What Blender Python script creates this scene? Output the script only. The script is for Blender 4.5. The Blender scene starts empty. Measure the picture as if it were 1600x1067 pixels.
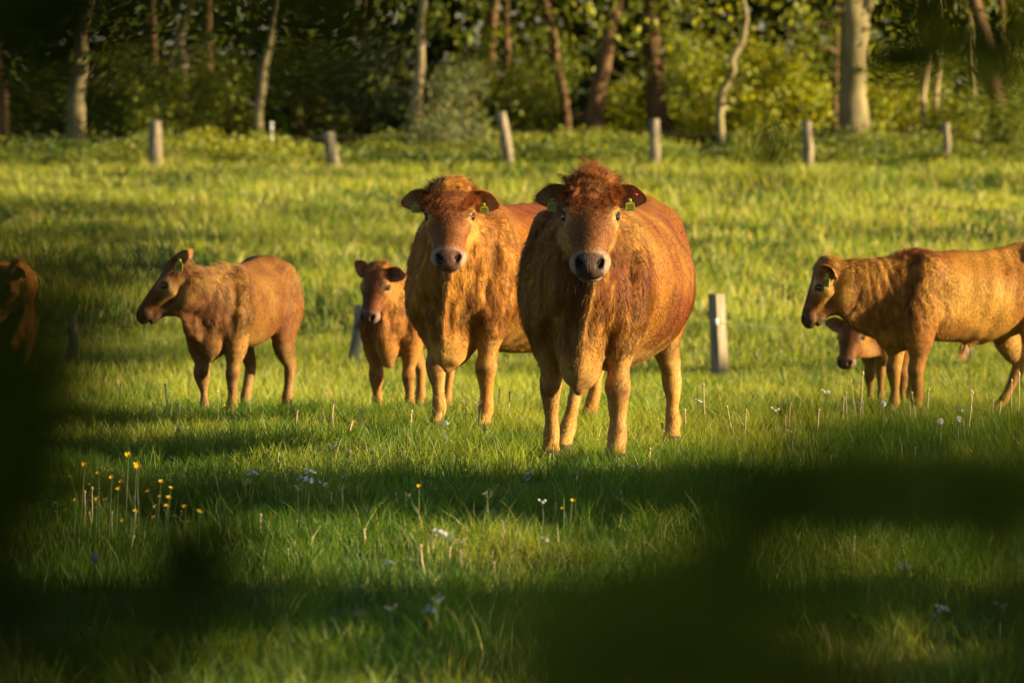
import bpy, math, random
import numpy as np
import openvdb
from mathutils import Vector, Matrix
R = math.radians
rng = np.random.default_rng(7)
random.seed(7)
SC = bpy.context.scene
COL = SC.collection

# ------------------------------------------------------------------ camera
FPX = 8889.0                                  # focal length in photo pixels (1600 wide) = 200 mm
CAM_H = 2.0
PITCH = math.atan((533.5 - 150.0) / FPX)      # horizon sits on photo row 150
cd = bpy.data.cameras.new('camera'); cam = bpy.data.objects.new('camera', cd); COL.objects.link(cam)
cam.location = (0, 0, CAM_H)
cam.rotation_euler = (math.pi / 2 - PITCH, 0, 0)
cd.sensor_width = 36; cd.lens = 36 * FPX / 1600
cd.clip_start = 0.05; cd.clip_end = 3000
cd.dof.use_dof = True; cd.dof.focus_distance = 31.3; cd.dof.aperture_fstop = 4.3
SC.camera = cam

# ------------------------------------------------------------------ sky and sun
SUN_EL, SUN_AZ = R(14), math.atan2(0.982, -0.18)    # azimuth from +Y towards +X
S = Vector((math.sin(SUN_AZ) * math.cos(SUN_EL), math.cos(SUN_AZ) * math.cos(SUN_EL), math.sin(SUN_EL)))
w = bpy.data.worlds.new('World'); SC.world = w; w.use_nodes = True
nt = w.node_tree
sky = nt.nodes.new('ShaderNodeTexSky'); sky.sky_type = 'NISHITA'; sky.sun_disc = False
sky.sun_elevation = SUN_EL; sky.sun_rotation = SUN_AZ
nt.links.new(sky.outputs[0], nt.nodes['Background'].inputs[0])
nt.nodes['Background'].inputs[1].default_value = 0.05
sl = bpy.data.lights.new('sun', 'SUN'); sun = bpy.data.objects.new('sun', sl); COL.objects.link(sun)
sl.energy = 5.0; sl.angle = R(0.6); sl.color = (1.0, 0.79, 0.46)
sun.rotation_euler = (-S).to_track_quat('-Z', 'Y').to_euler()
sun.location = (30, -20, 20)
SC.view_settings.view_transform = 'Standard'; SC.view_settings.look = 'None'
SC.view_settings.exposure = 1.7; SC.view_settings.gamma = 1
SC.cycles.max_bounces = 6; SC.cycles.transparent_max_bounces = 6
SC.cycles.diffuse_bounces = 3; SC.cycles.glossy_bounces = 2; SC.cycles.transmission_bounces = 3

# ------------------------------------------------------------------ helpers
def gz(x, y):
    """height of the pasture: level near the camera, a crest, a dip, then a rising far slope"""
    x = np.asarray(x, float); y = np.asarray(y, float)
    ky = [-400, 0, 28, 32, 36, 40, 46, 52, 58, 68, 85, 100, 106, 112, 125, 160, 700]
    kz = [0, 0, 0, 0, -.05, -.27, -.50, -.64, -.66, -.46, .14, .70, .90, 1.1, 1.3, 1.6, 3.0]
    z = np.interp(y, ky, kz)
    for o in (1.2, -1.2):
        z = z + np.interp(y + o, ky, kz)
    z = z / 3
    far = np.clip((y - 42) / 20, 0, 1)
    return z + far * (.05 * np.sin(x * .9 + y * .31) + .04 * np.sin(x * .37 - y * .55 + 2)) + .012 * np.sin(x * 2.1 + 1) * np.sin(y * 1.3)

CR = Vector((1, 0, 0)); CF = Vector((0, math.cos(PITCH), -math.sin(PITCH))); CU = Vector((0, math.sin(PITCH), math.cos(PITCH)))
def at(px, d, py=None):
    """photo pixel + distance -> point of the place (on the ground without py)"""
    x = (px - 800) / FPX * d
    if py is None: return Vector((x, d, float(gz(x, d))))
    v = CF + CR * ((px - 800) / FPX) + CU * ((533.5 - py) / FPX)
    return Vector((0, 0, CAM_H)) + v * (d / v.y)

def tag(o, label=None, cat=None, group=None, kind=None):
    if label: o['label'] = label
    if cat: o['category'] = cat
    if group: o['group'] = group
    if kind: o['kind'] = kind
    return o
def empty(name, loc, rz=0):
    o = bpy.data.objects.new(name, None); COL.objects.link(o); o.location = loc; o.rotation_euler = (0, 0, rz)
    o.empty_display_size = .1
    return o
def mesh_obj(name, V, F, mat, parent=None, smooth=True, col=None, quads=None):
    """V (n,3); F list of faces or array; optional per-vertex colour"""
    me = bpy.data.meshes.new(name)
    V = np.asarray(V, np.float32)
    if isinstance(F, np.ndarray) and F.ndim == 2: arrs = [F]
    elif isinstance(F, (tuple,)) : arrs = [a for a in F if len(a)]
    else:
        arrs = None
    if arrs is None:
        me.from_pydata([tuple(map(float, v)) for v in V], [], F)
    else:
        me.vertices.add(len(V)); me.vertices.foreach_set('co', V.ravel())
        nl = sum(a.size for a in arrs); nf = sum(len(a) for a in arrs)
        me.loops.add(nl); me.polygons.add(nf)
        me.loops.foreach_set('vertex_index', np.concatenate([a.ravel() for a in arrs]).astype(np.int32))
        tot = np.concatenate([np.full(len(a), a.shape[1], np.int32) for a in arrs])
        me.polygons.foreach_set('loop_start', (np.cumsum(tot) - tot).astype(np.int32))
        me.update(calc_edges=True)
    if smooth: me.polygons.foreach_set('use_smooth', np.ones(len(me.polygons), bool))
    if col is not None:
        a = me.color_attributes.new('col', 'FLOAT_COLOR', 'POINT')
        c = np.ones((len(V), 4), np.float32); c[:, :3] = col
        a.data.foreach_set('color', c.ravel())
    me.validate()
    me.materials.append(mat)
    o = bpy.data.objects.new(name, me); COL.objects.link(o); o.parent = parent
    return o

def unit(a): return a / np.maximum(np.linalg.norm(a, axis=-1, keepdims=True), 1e-9)
def hash3(i, j, k, s=0):
    n = (i * 374761393 + j * 668265263 + k * 2147483647 + s * 1274126177) & 0xffffffff
    n = ((n ^ (n >> 13)) * 1274126177) & 0xffffffff
    return ((n ^ (n >> 16)) & 0xffff) / 65535.0
def vnoise(p, freq=1.0, s=0):
    q = np.asarray(p, float) * freq; f = np.floor(q); i = f.astype(np.int64); f = q - f; f = f * f * (3 - 2 * f)
    r = 0
    for a in (0, 1):
        for b in (0, 1):
            for c in (0, 1):
                wt = (f[:, 0] if a else 1 - f[:, 0]) * (f[:, 1] if b else 1 - f[:, 1]) * (f[:, 2] if c else 1 - f[:, 2])
                r = r + wt * hash3(i[:, 0] + a, i[:, 1] + b, i[:, 2] + c, s)
    return r * 2 - 1

# ------------------------------------------------------------------ materials
def new_mat(name):
    m = bpy.data.materials.new(name); m.use_nodes = True
    nt = m.node_tree; nt.nodes.clear()
    out = nt.nodes.new('ShaderNodeOutputMaterial')
    return m, nt, out
def N(nt, t, **kw):
    n = nt.nodes.new(t)
    for k, v in kw.items():
        if k.startswith('i_'):
            n.inputs[k[2:].replace('_', ' ')].default_value = v
        else: setattr(n, k, v)
    return n
def L(nt, a, b): nt.links.new(a, b)
def noise_col(nt, vec, scale, c1, c2, detail=5, lo=.35, hi=.65):
    n = N(nt, 'ShaderNodeTexNoise', i_Scale=scale, i_Detail=detail)
    if vec is not None: L(nt, vec, n.inputs['Vector'])
    r = N(nt, 'ShaderNodeValToRGB'); r.color_ramp.elements[0].position = lo; r.color_ramp.elements[1].position = hi
    r.color_ramp.elements[0].color = (*c1, 1); r.color_ramp.elements[1].color = (*c2, 1)
    L(nt, n.outputs[0], r.inputs[0]); return r.outputs[0], n.outputs[0]
def mat_simple(name, c, rough=.6, spec=.3, c2=None, scale=20, bump=0, stretch=None):
    m, nt, out = new_mat(name)
    b = N(nt, 'ShaderNodeBsdfPrincipled'); b.inputs['Roughness'].default_value = rough; b.inputs['Specular IOR Level'].default_value = spec
    tc = N(nt, 'ShaderNodeTexCoord'); vec = tc.outputs['Object']
    if stretch:
        mp = N(nt, 'ShaderNodeMapping'); mp.inputs['Scale'].default_value = stretch; L(nt, vec, mp.inputs[0]); vec = mp.outputs[0]
    col, fac = noise_col(nt, vec, scale, c, c2 or tuple(x * .6 for x in c), lo=.3, hi=.7)
    L(nt, col, b.inputs['Base Color'])
    if bump:
        bp = N(nt, 'ShaderNodeBump'); bp.inputs['Strength'].default_value = bump; bp.inputs['Distance'].default_value = .02
        L(nt, fac, bp.inputs['Height']); L(nt, bp.outputs[0], b.inputs['Normal'])
    L(nt, b.outputs[0], out.inputs[0]); return m
def mat_leaf(name, trans=.45, rough=.55, attr=True, c=(.06, .1, .02), gloss=.06, tint=(1.35, 1.2, .5), mul=1.0):
    """leaf / grass blade: diffuse front, light shining through, a little gloss; colour from the blade"""
    m, nt, out = new_mat(name)
    if attr:
        a = N(nt, 'ShaderNodeVertexColor', layer_name='col'); col = a.outputs[0]
    else:
        tc = N(nt, 'ShaderNodeTexCoord'); col, _ = noise_col(nt, tc.outputs['Object'], 9, c, tuple(x * 1.7 for x in c))
    d = N(nt, 'ShaderNodeBsdfDiffuse'); t = N(nt, 'ShaderNodeBsdfTranslucent'); g = N(nt, 'ShaderNodeBsdfGlossy'); g.inputs['Roughness'].default_value = rough
    L(nt, col, d.inputs[0])
    mx = N(nt, 'ShaderNodeMix', data_type='RGBA', blend_type='MULTIPLY'); mx.inputs['Factor'].default_value = 1
    L(nt, col, mx.inputs['A']); mx.inputs['B'].default_value = (*tint, 1); L(nt, mx.outputs['Result'], t.inputs[0])
    m1 = N(nt, 'ShaderNodeMixShader'); m1.inputs[0].default_value = trans; L(nt, d.outputs[0], m1.inputs[1]); L(nt, t.outputs[0], m1.inputs[2])
    m2 = N(nt, 'ShaderNodeMixShader'); m2.inputs[0].default_value = gloss; L(nt, m1.outputs[0], m2.inputs[1]); L(nt, g.outputs[0], m2.inputs[2])
    L(nt, m2.outputs[0], out.inputs[0]); return m

def mat_ground():
    m, nt, out = new_mat('pasture')
    b = N(nt, 'ShaderNodeBsdfPrincipled'); b.inputs['Roughness'].default_value = .9; b.inputs['Specular IOR Level'].default_value = .1
    tc = N(nt, 'ShaderNodeTexCoord')
    c1, f1 = noise_col(nt, tc.outputs['Object'], .8, (.030, .050, .008), (.060, .080, .014), 8)
    c2, f2 = noise_col(nt, tc.outputs['Object'], 14, (.025, .030, .008), (.07, .09, .02), 6)
    mx = N(nt, 'ShaderNodeMix', data_type='RGBA'); mx.inputs['Factor'].default_value = .5
    L(nt, c1, mx.inputs['A']); L(nt, c2, mx.inputs['B']); L(nt, mx.outputs['Result'], b.inputs['Base Color'])
    bp = N(nt, 'ShaderNodeBump'); bp.inputs['Strength'].default_value = .8; bp.inputs['Distance'].default_value = .06
    L(nt, f2, bp.inputs['Height']); L(nt, bp.outputs[0], b.inputs['Normal']); L(nt, b.outputs[0], out.inputs[0]); return m
def mat_bark(name, c, c2, scale=6):
    return mat_simple(name, c, .9, .1, c2, scale, .9, (1, 1, .25))

M_GROUND = mat_ground()
M_GRASS = mat_leaf('grass_blades', .5, .5, gloss=.02)
M_LEAF = mat_leaf('leaves', .45, .55, gloss=.025)
M_LEAF_DARK = mat_leaf('glossy_leaves', .35, .6, gloss=.015)
M_LEAF_MATT = mat_leaf('matt_leaves', .25, .8, gloss=.0)
M_BARK = {'grey': mat_bark('grey_bark', (.27, .22, .11), (.12, .10, .05)),
          'brown': mat_bark('brown_bark', (.17, .10, .05), (.07, .04, .02)),
          'pale': mat_bark('pale_bark', (.36, .28, .15), (.18, .14, .08))}
M_POST = mat_simple('weathered_post', (.33, .27, .18), .85, .2, (.10, .08, .05), 16, 1.0, (1, 1, .15))
M_POST_GREY = mat_simple('grey_post', (.22, .205, .17), .85, .2, (.12, .11, .09), 8, .6, (1, 1, .15))
M_WIRE = mat_simple('galvanised_wire', (.16, .155, .14), .6, .3)
M_STRAW = mat_simple('dry_straw', (.55, .42, .24), .8, .2)
M_STEM = mat_leaf('green_stem', .2, .5, attr=False, c=(.07, .11, .02))
M_YELLOW = mat_simple('yellow_petals', (.85, .55, .01), .4, .4, (.8, .42, .01))
M_WHITE = mat_simple('white_petals', (.75, .72, .78), .6, .2, (.62, .56, .68))
M_PLASTIC = mat_simple('white_plastic', (.8, .8, .78), .4, .4, (.7, .7, .68))

# ------------------------------------------------------------------ animals: one continuous skin grown from a distance field
def catmull(nodes, n=3):
    A = np.array([list(p) + [w_, h_] for p, w_, h_ in nodes], float)
    if len(A) < 3: return A
    out = []
    for i in range(len(A) - 1):
        p0, p1, p2, p3 = A[max(i - 1, 0)], A[i], A[i + 1], A[min(i + 2, len(A) - 1)]
        for j in range(n):
            t = j / n
            out.append(.5 * ((2 * p1) + (p2 - p0) * t + (2 * p0 - 5 * p1 + 4 * p2 - p3) * t * t + (3 * p1 - p0 - 3 * p2 + p3) * t ** 3))
    out.append(A[-1]); out = np.array(out)
    out[:, 3:] = np.maximum(out[:, 3:], .4 * A[:, 3:].min())
    return out

class Field:
    def __init__(s, lo, hi, h):
        s.lo = np.array(lo, float); s.h = h
        s.n = np.ceil((np.array(hi) - s.lo) / h).astype(int) + 1
        s.d = np.full(s.n, .3, np.float32)
        s.ax = [s.lo[i] + h * np.arange(s.n[i]) for i in range(3)]
    def chain(s, nodes, k=.03, up=(0, 0, 1), sub=3, carve=False):
        A = catmull(nodes, sub)
        r = A[:, 3:].max(); pad = r + k + 4 * s.h
        a = np.clip(((A[:, :3].min(0) - pad - s.lo) / s.h).astype(int), 0, s.n - 1)
        b = np.clip(((A[:, :3].max(0) + pad - s.lo) / s.h).astype(int) + 2, 1, s.n)
        if np.any(b <= a): return
        X, Y, Z = np.meshgrid(*[s.ax[i][a[i]:b[i]].astype(np.float32) for i in range(3)], indexing='ij')
        best = np.full(X.shape, .5, np.float32)
        up = np.array(up, float)
        for i in range(max(1, len(A) - 1)):
            p0 = A[i]; p1 = A[min(i + 1, len(A) - 1)]
            ax = p1[:3] - p0[:3]; Ln = np.linalg.norm(ax)
            ax = ax / Ln if Ln > 1e-6 else np.array([1., 0, 0]); Ln = max(Ln, 1e-6)
            sd = np.cross(up, ax)
            if np.linalg.norm(sd) < .05: sd = np.cross(np.array([1., 0, .1]), ax)
            sd /= np.linalg.norm(sd); uu = np.cross(ax, sd)
            pr = max(p0[3:].max(), p1[3:].max()) + k + 4 * s.h
            l2 = np.minimum(p0[:3], p1[:3]) - pr; h2 = np.maximum(p0[:3], p1[:3]) + pr
            ia = [max(int((l2[j] - s.ax[j][a[j]]) / s.h), 0) for j in range(3)]
            ib = [min(int((h2[j] - s.ax[j][a[j]]) / s.h) + 2, X.shape[j]) for j in range(3)]
            if any(ib[j] <= ia[j] for j in range(3)): continue
            sl_ = tuple(slice(ia[j], ib[j]) for j in range(3))
            x, y, z = X[sl_] - p0[0], Y[sl_] - p0[1], Z[sl_] - p0[2]
            va = x * ax[0] + y * ax[1] + z * ax[2]; t = np.clip(va / Ln, 0, 1); va = va - t * Ln
            vs = x * sd[0] + y * sd[1] + z * sd[2]; vu = x * uu[0] + y * uu[1] + z * uu[2]
            w_ = p0[3] + (p1[3] - p0[3]) * t; h_ = p0[4] + (p1[4] - p0[4]) * t; m = np.minimum(w_, h_)
            e0 = np.sqrt((vs / w_) ** 2 + (vu / h_) ** 2 + (va / m) ** 2)
            e1 = np.sqrt((vs / w_ ** 2) ** 2 + (vu / h_ ** 2) ** 2 + (va / m ** 2) ** 2) + 1e-6
            d = np.where(e0 < 1e-3, -m, e0 * (e0 - 1) / e1)
            best[sl_] = np.minimum(best[sl_], d)
        S_ = tuple(slice(a[i], b[i]) for i in range(3)); cur = s.d[S_]
        if carve: best = -best; hh = np.maximum(k - np.abs(cur - best), 0) / k; s.d[S_] = np.maximum(cur, best) + hh * hh * k / 4
        else: hh = np.maximum(k - np.abs(cur - best), 0) / k; s.d[S_] = np.minimum(cur, best) - hh * hh * k / 4
    def mesh(s):
        bg = 3 * s.h
        g = openvdb.FloatGrid(float(bg))
        g.copyFromArray(np.clip(s.d, -bg, bg).astype(np.float32))
        g.transform = openvdb.createLinearTransform(voxelSize=s.h)
        p, t, q = g.convertToPolygons(isovalue=0.0, adaptivity=0.0)
        return np.asarray(p, float) + s.lo, np.asarray(t, np.int64).reshape(-1, 3), np.asarray(q, np.int64).reshape(-1, 4)

COW = dict(  # trunk nodes: x, z centre, half width, half height
    trunk=[(.20, .98, .21, .30), (.0, 1.0, .31, .40), (-.35, .965, .39, .425), (-.78, .94, .455, .455), (-1.12, .97, .43, .44), (-1.42, 1.06, .35, .37), (-1.66, 1.10, .24, .29)],
    wither=1.42, hip=(-1.32, .25, 1.37), pin=(-1.72, .12, 1.25), rump=-1.74,
    fy=.20, hx=-1.46, hy=.21, leg=1.0, ls=1.0,
    shoulder=(.03, .24, 1.0, .12, .30), thigh=(-1.46, .22, .95, .16, .32), brisket=(.20, .565, .125, .15), neck0=(-.02, 1.12, .25, .30))
CALF = dict(
    trunk=[(.13, .70, .115, .17), (.0, .72, .165, .245), (-.28, .70, .178, .255), (-.52, .70, .185, .255), (-.72, .74, .178, .225), (-.86, .79, .165, .19), (-.96, .81, .12, .15)],
    wither=.97, hip=(-.75, .13, .97), pin=(-.98, .07, .90), rump=-1.0,
    fy=.12, hx=-.82, hy=.125, leg=.70, ls=.70,
    shoulder=(.02, .13, .70, .075, .19), thigh=(-.84, .13, .70, .10, .21), brisket=(.13, .50, .085, .11), neck0=(-.02, .80, .13, .18))

def build_animal(name, label, cat, loc, rz, T, scale=1.0, h=.0095, poll=(.5, 0, 1.45), yaw=0, pitch=60, roll=0, hs=1.15,
                 feet=((0, 0), (0, 0), (0, 0), (0, 0)), belly=1.0, ears=((80, -5), (80, -5)), hairs=60000, hlen=.024, tags=(1, 1), nose='grey',
                 dark=0.0, curls=2500, udder=False, sheath=False, folds=0.0, seed=0, mesh_only=False, group=None, dewlap=1.0, crest=0.0, rtag=False, hlf=.86, jaw=1.0, eopen=0.0, pale=1.0, tuft=(.08,.062), edown=1.0, mz=1.0, esc=1.0, tone=(1, 1, 1), thr=1.0, eax=None, ew=1.0, sy_=1.0):
    rs = np.random.default_rng(100 + seed)
    root = empty(name, loc, rz); root.scale = (scale, scale * sy_, scale); tag(root, label, cat, group)
    poll = np.array(poll, float)
    cy, sy = math.cos(R(yaw)), math.sin(R(yaw)); p = R(pitch)
    fw = np.array([cy, sy, 0]); sd = np.array([-sy, cy, 0]); up = np.array([0, 0, 1.])
    u = fw * math.cos(p) - up * math.sin(p); f = fw * math.sin(p) + up * math.cos(p)
    if roll:
        sd, f = sd * math.cos(R(roll)) + f * math.sin(R(roll)), f * math.cos(R(roll)) - sd * math.sin(R(roll))
    H = lambda a, b, c: poll + (u * a * hlf + sd * b + f * c * (1 + (jaw - 1) * (c < -.09) * min(max((.42 - a) / .15, 0), 1))) * hs          # head frame -> animal frame
    lo = np.array([T['rump'] - .16, -.62 if T is COW else -.36, -.01]); hi = np.array([.4, .62 if T is COW else .36, T['wither'] + .12])
    for q in (H(-.1, 0, .1), H(.62, 0, -.2), H(.1, .25, 0), H(.1, -.25, 0), H(.62, .2, .1), H(.62, -.2, .1)):
        lo = np.minimum(lo, q - .03); hi = np.maximum(hi, q + .03)
    F = Field(lo, hi, h)
    ls = T['ls']; big = T is COW
    # trunk
    tr = [((x, 0, z - (belly - 1) * .12 * (hh > .43)), w_ * (belly if -1.3 < x < -.2 else 1), hh * (1 + (belly - 1) * .5 * (hh > .2))) for x, z, w_, hh in T['trunk']]
    F.chain(tr, .02)
    # back line, withers, hooks, pins
    k_ = T['wither']
    F.chain([((.02, 0, k_ - .09 * ls), .06 * ls, .07 * ls), ((-.5 * ls, 0, k_ - .075 * ls), .05 * ls, .055 * ls), ((T['hip'][0], 0, T['hip'][2] - .0 * ls), .07 * ls, .055 * ls), ((T['pin'][0] + .03, 0, T['pin'][2] + .07 * ls), .06 * ls, .05 * ls)], .10 * ls)
    for s_ in (1, -1):
        hp = T['hip']; F.chain([((hp[0], s_ * hp[1] * .6, hp[2] - .01), .07 * ls, .05 * ls), ((hp[0] - .02, s_ * hp[1], hp[2] - .06 * ls), .055 * ls, .05 * ls)], .10 * ls)
        pn = T['pin']; F.chain([((pn[0] + .15 * ls, s_ * pn[1] * 1.2, pn[2] + .0), .08 * ls, .07 * ls), ((pn[0], s_ * pn[1], pn[2]), .055 * ls, .055 * ls)], .08 * ls)
        x, y, z, a, b = T['shoulder']
        F.chain([((x - .08 * ls, s_ * y * .9, z + .28 * ls), a * .75, a * .9), ((x + .02, s_ * y, z + .05), a, a * 1.25), ((x + .10 * ls, s_ * y * .95, z - .17 * ls), a, a * 1.15)], .09 * ls, up=(1, 0, 0))
        x, y, z, a, b = T['thigh']
        F.chain([((x + .05 * ls, s_ * y * .9, z + .27 * ls), a * .7, a * .9), ((x - .03 * ls, s_ * y, z), a * .95, a * 1.3), ((x + .03 * ls, s_ * y, z - .22 * ls), a * .72, a * .95)], .10 * ls, up=(1, 0, 0))
    # grooves: neck into shoulder, behind the shoulder, hollow of the flank
    gx, gy_, gz_ = (1, 1, 1) if big else (.66, .50, .70)
    for s_ in (1, -1):
        gr = lambda L_, k=.09: F.chain([((a * gx, s_ * b * gy_, c * gz_), r_ * gz_ * (1 if big else .55), r_ * gz_ * (1 if big else .55)) for a, b, c, r_ in L_], k * gz_, carve=True)
        gr([(.12, .30, 1.30, .030), (.20, .32, 1.05, .042), (.22, .30, .82, .034)])
        gr([(-.19, .40, 1.28, .026), (-.20, .455, 1.0, .040), (-.15, .43, .74, .036)])
        gr([(-1.16, .40 * belly, 1.24, .05), (-1.22, .46, 1.08, .04)], .12)
        gr([(-1.24, .44, .92, .022), (-1.27, .42, .72, .022)])
    # brisket + dewlap
    bx, bz, bw, bh = T['brisket']
    F.chain([((bx - .2 * ls, 0, bz + .04 * ls), bw * .9, bh * .7), ((bx, 0, bz), bw, bh), ((bx + .03 * ls, 0, bz + .16 * ls), bw * .9, bh * .8)], .08 * ls)
    for s_ in (1, -1):   # breast muscles either side of the dewlap
        F.chain([((bx + .01 * ls, s_ * .085 * ls * (1 if big else .8), bz + .22 * ls), .07 * ls, .11 * ls), ((bx - .04 * ls, s_ * .09 * ls * (1 if big else .8), bz + .05 * ls), .06 * ls, .08 * ls)], .04 * ls)
    # neck
    n0 = np.array([T['neck0'][0], 0, T['neck0'][1]]); nb = H(.05, 0, -.12)
    md = (n0 + nb) / 2 + np.array([.03, 0, -.03]) * ls
    nw, nh = T['neck0'][2:]
    F.chain([(n0, nw, nh), (md, (nw + .10 * hs) / 2, (nh * .95 + .155 * hs) / 2), (nb, .088 * hs, .13 * hs)], .08 * ls, sub=5)
    th = H(.26, 0, -.20); br = np.array([bx + .07 * ls, 0, bz + .02]); mid = (th + br) / 2 + np.array([.045 * ls, 0, -.02 * ls])
    dw = .017 * dewlap
    F.chain([(H(.15 + .08 * (thr - 1), 0, -.15 - .03 * (thr - 1)), .052 * hs, .075 * hs * thr), ((H(.15, 0, -.15) + np.array([bx, 0, bz + .2 * ls])) / 2 + np.array([-.02, 0, .0]), (.085 * ls), .12 * ls * thr), ((bx - .06 * ls, 0, bz + .16 * ls), .13 * ls, .16 * ls)], .08 * ls, sub=4)
    F.chain([(th, dw * hs, .05 * hs), (mid, dw * 1.1, .075 * ls), (br, dw * 1.35, .10 * ls), ((bx + .0 * ls, 0, bz - bh * .95), dw * 1.3, .06 * ls)], .032 * ls, sub=4)
    # legs
    def leg(nodes, y, dx, dy, rs_=1.0):
        zt = nodes[0][1]; out = []
        for x, z, a, b, yo in nodes:
            t = 1 - z / zt
            out.append(((x + dx * t, y + yo + dy * t, z), a * rs_, b * rs_))
        F.chain(out, .045 * ls, up=(1, 0, 0), sub=4)
    q = T['leg']
    for i, s_ in ((0, 1), (1, -1)):
        leg([(.03 * q, .92 * q, .125 * q, .17 * q, s_ * .03 * q), (.05 * q, .70 * q, .102 * q, .135 * q, s_ * .02 * q), (.03 * q, .53 * q, .064 * q, .074 * q, 0),
             (.04 * q, .43 * q, .070 * q, .068 * q, 0), (.035 * q, .375 * q, .062 * q, .060 * q, 0), (.012 * q, .25 * q, .040 * q, .044 * q, 0), (.01 * q, .155 * q, .050 * q, .052 * q, 0),
             (.03 * q, .10 * q, .044 * q, .046 * q, 0), (.055 * q, .035 * q, .058 * q, .070 * q, 0)], s_ * T['fy'], *feet[i])
    hx = T['hx']
    for i, s_ in ((2, 1), (3, -1)):
        leg([(hx + .02 * q, .95 * q, .13 * q, .20 * q, 0), (hx + .09 * q, .72 * q, .105 * q, .15 * q, s_ * .02 * q), (hx - .0 * q, .57 * q, .072 * q, .10 * q, 0), (hx - .12 * q, .46 * q, .052 * q, .072 * q, 0),
             (hx - .13 * q, .38 * q, .050 * q, .058 * q, 0), (hx - .10 * q, .26 * q, .041 * q, .043 * q, 0), (hx - .075 * q, .155 * q, .050 * q, .052 * q, 0),
             (hx - .05 * q, .10 * q, .044 * q, .046 * q, 0), (hx - .02 * q, .035 * q, .058 * q, .068 * q, 0)], s_ * T['hy'], *feet[i])
    # tail
    rx, rzz = T['rump'], T['pin'][2] + .09 * ls
    F.chain([((rx + .06, 0, rzz), .035 * ls + .004, .035 * ls + .004), ((rx - .04 * ls, (.04 if big else .01), rzz - .06 * ls), .028 * ls + .004, .028 * ls + .004), ((rx - .06 * ls, (.16 if big else .06), rzz - .45 * ls), .018 * ls + .006, .018 * ls + .006), ((rx - .05 * ls, (.19 if big else .08), rzz - .75 * ls), .035 * ls, .035 * ls), ((rx - .04 * ls, (.20 if big else .08), rzz - .95 * ls), .012, .012)], .03)
    if udder:
        F.chain([((hx + .30, 0, .58), .13, .12), ((hx + .12, 0, .56), .15, .15)], .06)
        for a, b in ((.28, .06), (.28, -.06), (.14, .07), (.14, -.07)):
            F.chain([((hx + a, b, .47), .024, .024), ((hx + a, b * 1.1, .37), .017, .017)], .02)
    if sheath:
        F.chain([((hx + .55 * ls, 0, .47), .035, .04), ((hx + .66 * ls, 0, .435), .022, .028)], .04)
    # head
    C = lambda L_, k=.03, **kw: F.chain([(H(*a), b * hs, c * hs) for a, b, c in L_], k * hs, up=f, **kw)
    C([((.0, 0, -.045), .100, .075), ((.08, 0, -.05), .118, .088), ((.17, 0, -.055), .118, .090), ((.26, 0, -.055), .101, .080), ((.36, 0, -.055 - .01 * (mz - 1)), .084, .066 * mz), ((.44, 0, -.058 - .02 * (mz - 1)), .080, .060 * mz), ((.50, 0, -.064 - .02 * (mz - 1)), .088, .056 * mz), ((.525, 0, -.070 - .02 * (mz - 1)), .082, .048 * mz)], .02)
    C([((.06, 0, -.12), .088, .08), ((.16, 0, -.145), .086, .085), ((.28, 0, -.140), .066, .062), ((.38, 0, -.122), .058, .044), ((.46, 0, -.118), .055, .036)], .045)   # jaw
    mo = -.117 - .06 * (mz - 1)
    C([((.43, 0, mo - .004), .056, .036), ((.500, 0, mo - (.025 if big else .010)), .056, .030 if big else .022)], .016)                                    # lower lip
    C([((-.03, 0, .0), .088, .045 + crest * .02), ((.03, 0, .012 + .01 * big), .105, .048), ((.10, 0, .0), .100, .04)], .04)                                               # poll
    for s_ in (1, -1):
        C([((.175, s_ * .100, -.030), .034, .034), ((.235, s_ * .088, -.035), .022, .022)], .05)                  # orbit
        C([((.20, s_ * .092, -.09), .030, .035), ((.32, s_ * .062, -.075), .018, .02)], .04)                      # cheek ridge
        C([((.485, s_ * .062, -.068), .032, .046)], .02)                                                         # muzzle sides
        C([((.20, s_ * .136, -.032), .024, .020)], .010, carve=True)                                              # eye socket
        C([((.545, s_ * .045, -.034), .016, .017), ((.520, s_ * .058, -.030), .010, .012)], .007, carve=True)     # nostril
        C([((.50, s_ * .080, mo + .004), .008, .006), ((.53, s_ * .045, mo - .002), .010, .006), ((.545, 0, mo), .012, .006)], .006, carve=True)  # mouth
    C([((.56, 0, -.062), .003, .012), ((.558, 0, -.105), .003, .008)], .008, carve=True)                          # groove of the nose
    P, Tt, Q = F.mesh()
    # ---------- vertex data
    def normals(P, Tt, Q):
        nn = np.zeros_like(P)
        for A in (Tt, Q):
            if len(A) == 0: continue
            fn = np.cross(P[A[:, 1]] - P[A[:, 0]], P[A[:, 2]] - P[A[:, 0]])
            if A.shape[1] == 4: fn = np.cross(P[A[:, 2]] - P[A[:, 0]], P[A[:, 3]] - P[A[:, 1]])
            for j in range(A.shape[1]): np.add.at(nn, A[:, j], fn)
        return unit(nn)
    nn = normals(P, Tt, Q)
    # make sure faces point outwards
    c0 = np.array([T['trunk'][3][0], 0, T['trunk'][3][1]]); top = np.argmax(np.where(np.abs(P[:, 0] - c0[0]) < .2, P[:, 2], -9))
    if nn[top, 2] < 0: Tt = Tt[:, ::-1]; Q = Q[:, ::-1]; nn = -nn
    HQ = np.stack([(P - poll) @ u / hlf, (P - poll) @ sd, (P - poll) @ f], 1) / hs; HQ[:, 2] = np.where(HQ[:, 2] < -.09, -.09 + (HQ[:, 2] + .09) / (1 + (jaw - 1) * 1.5 * np.clip((.42 - HQ[:, 0]) / .15, 0, 1)), HQ[:, 2])
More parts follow.
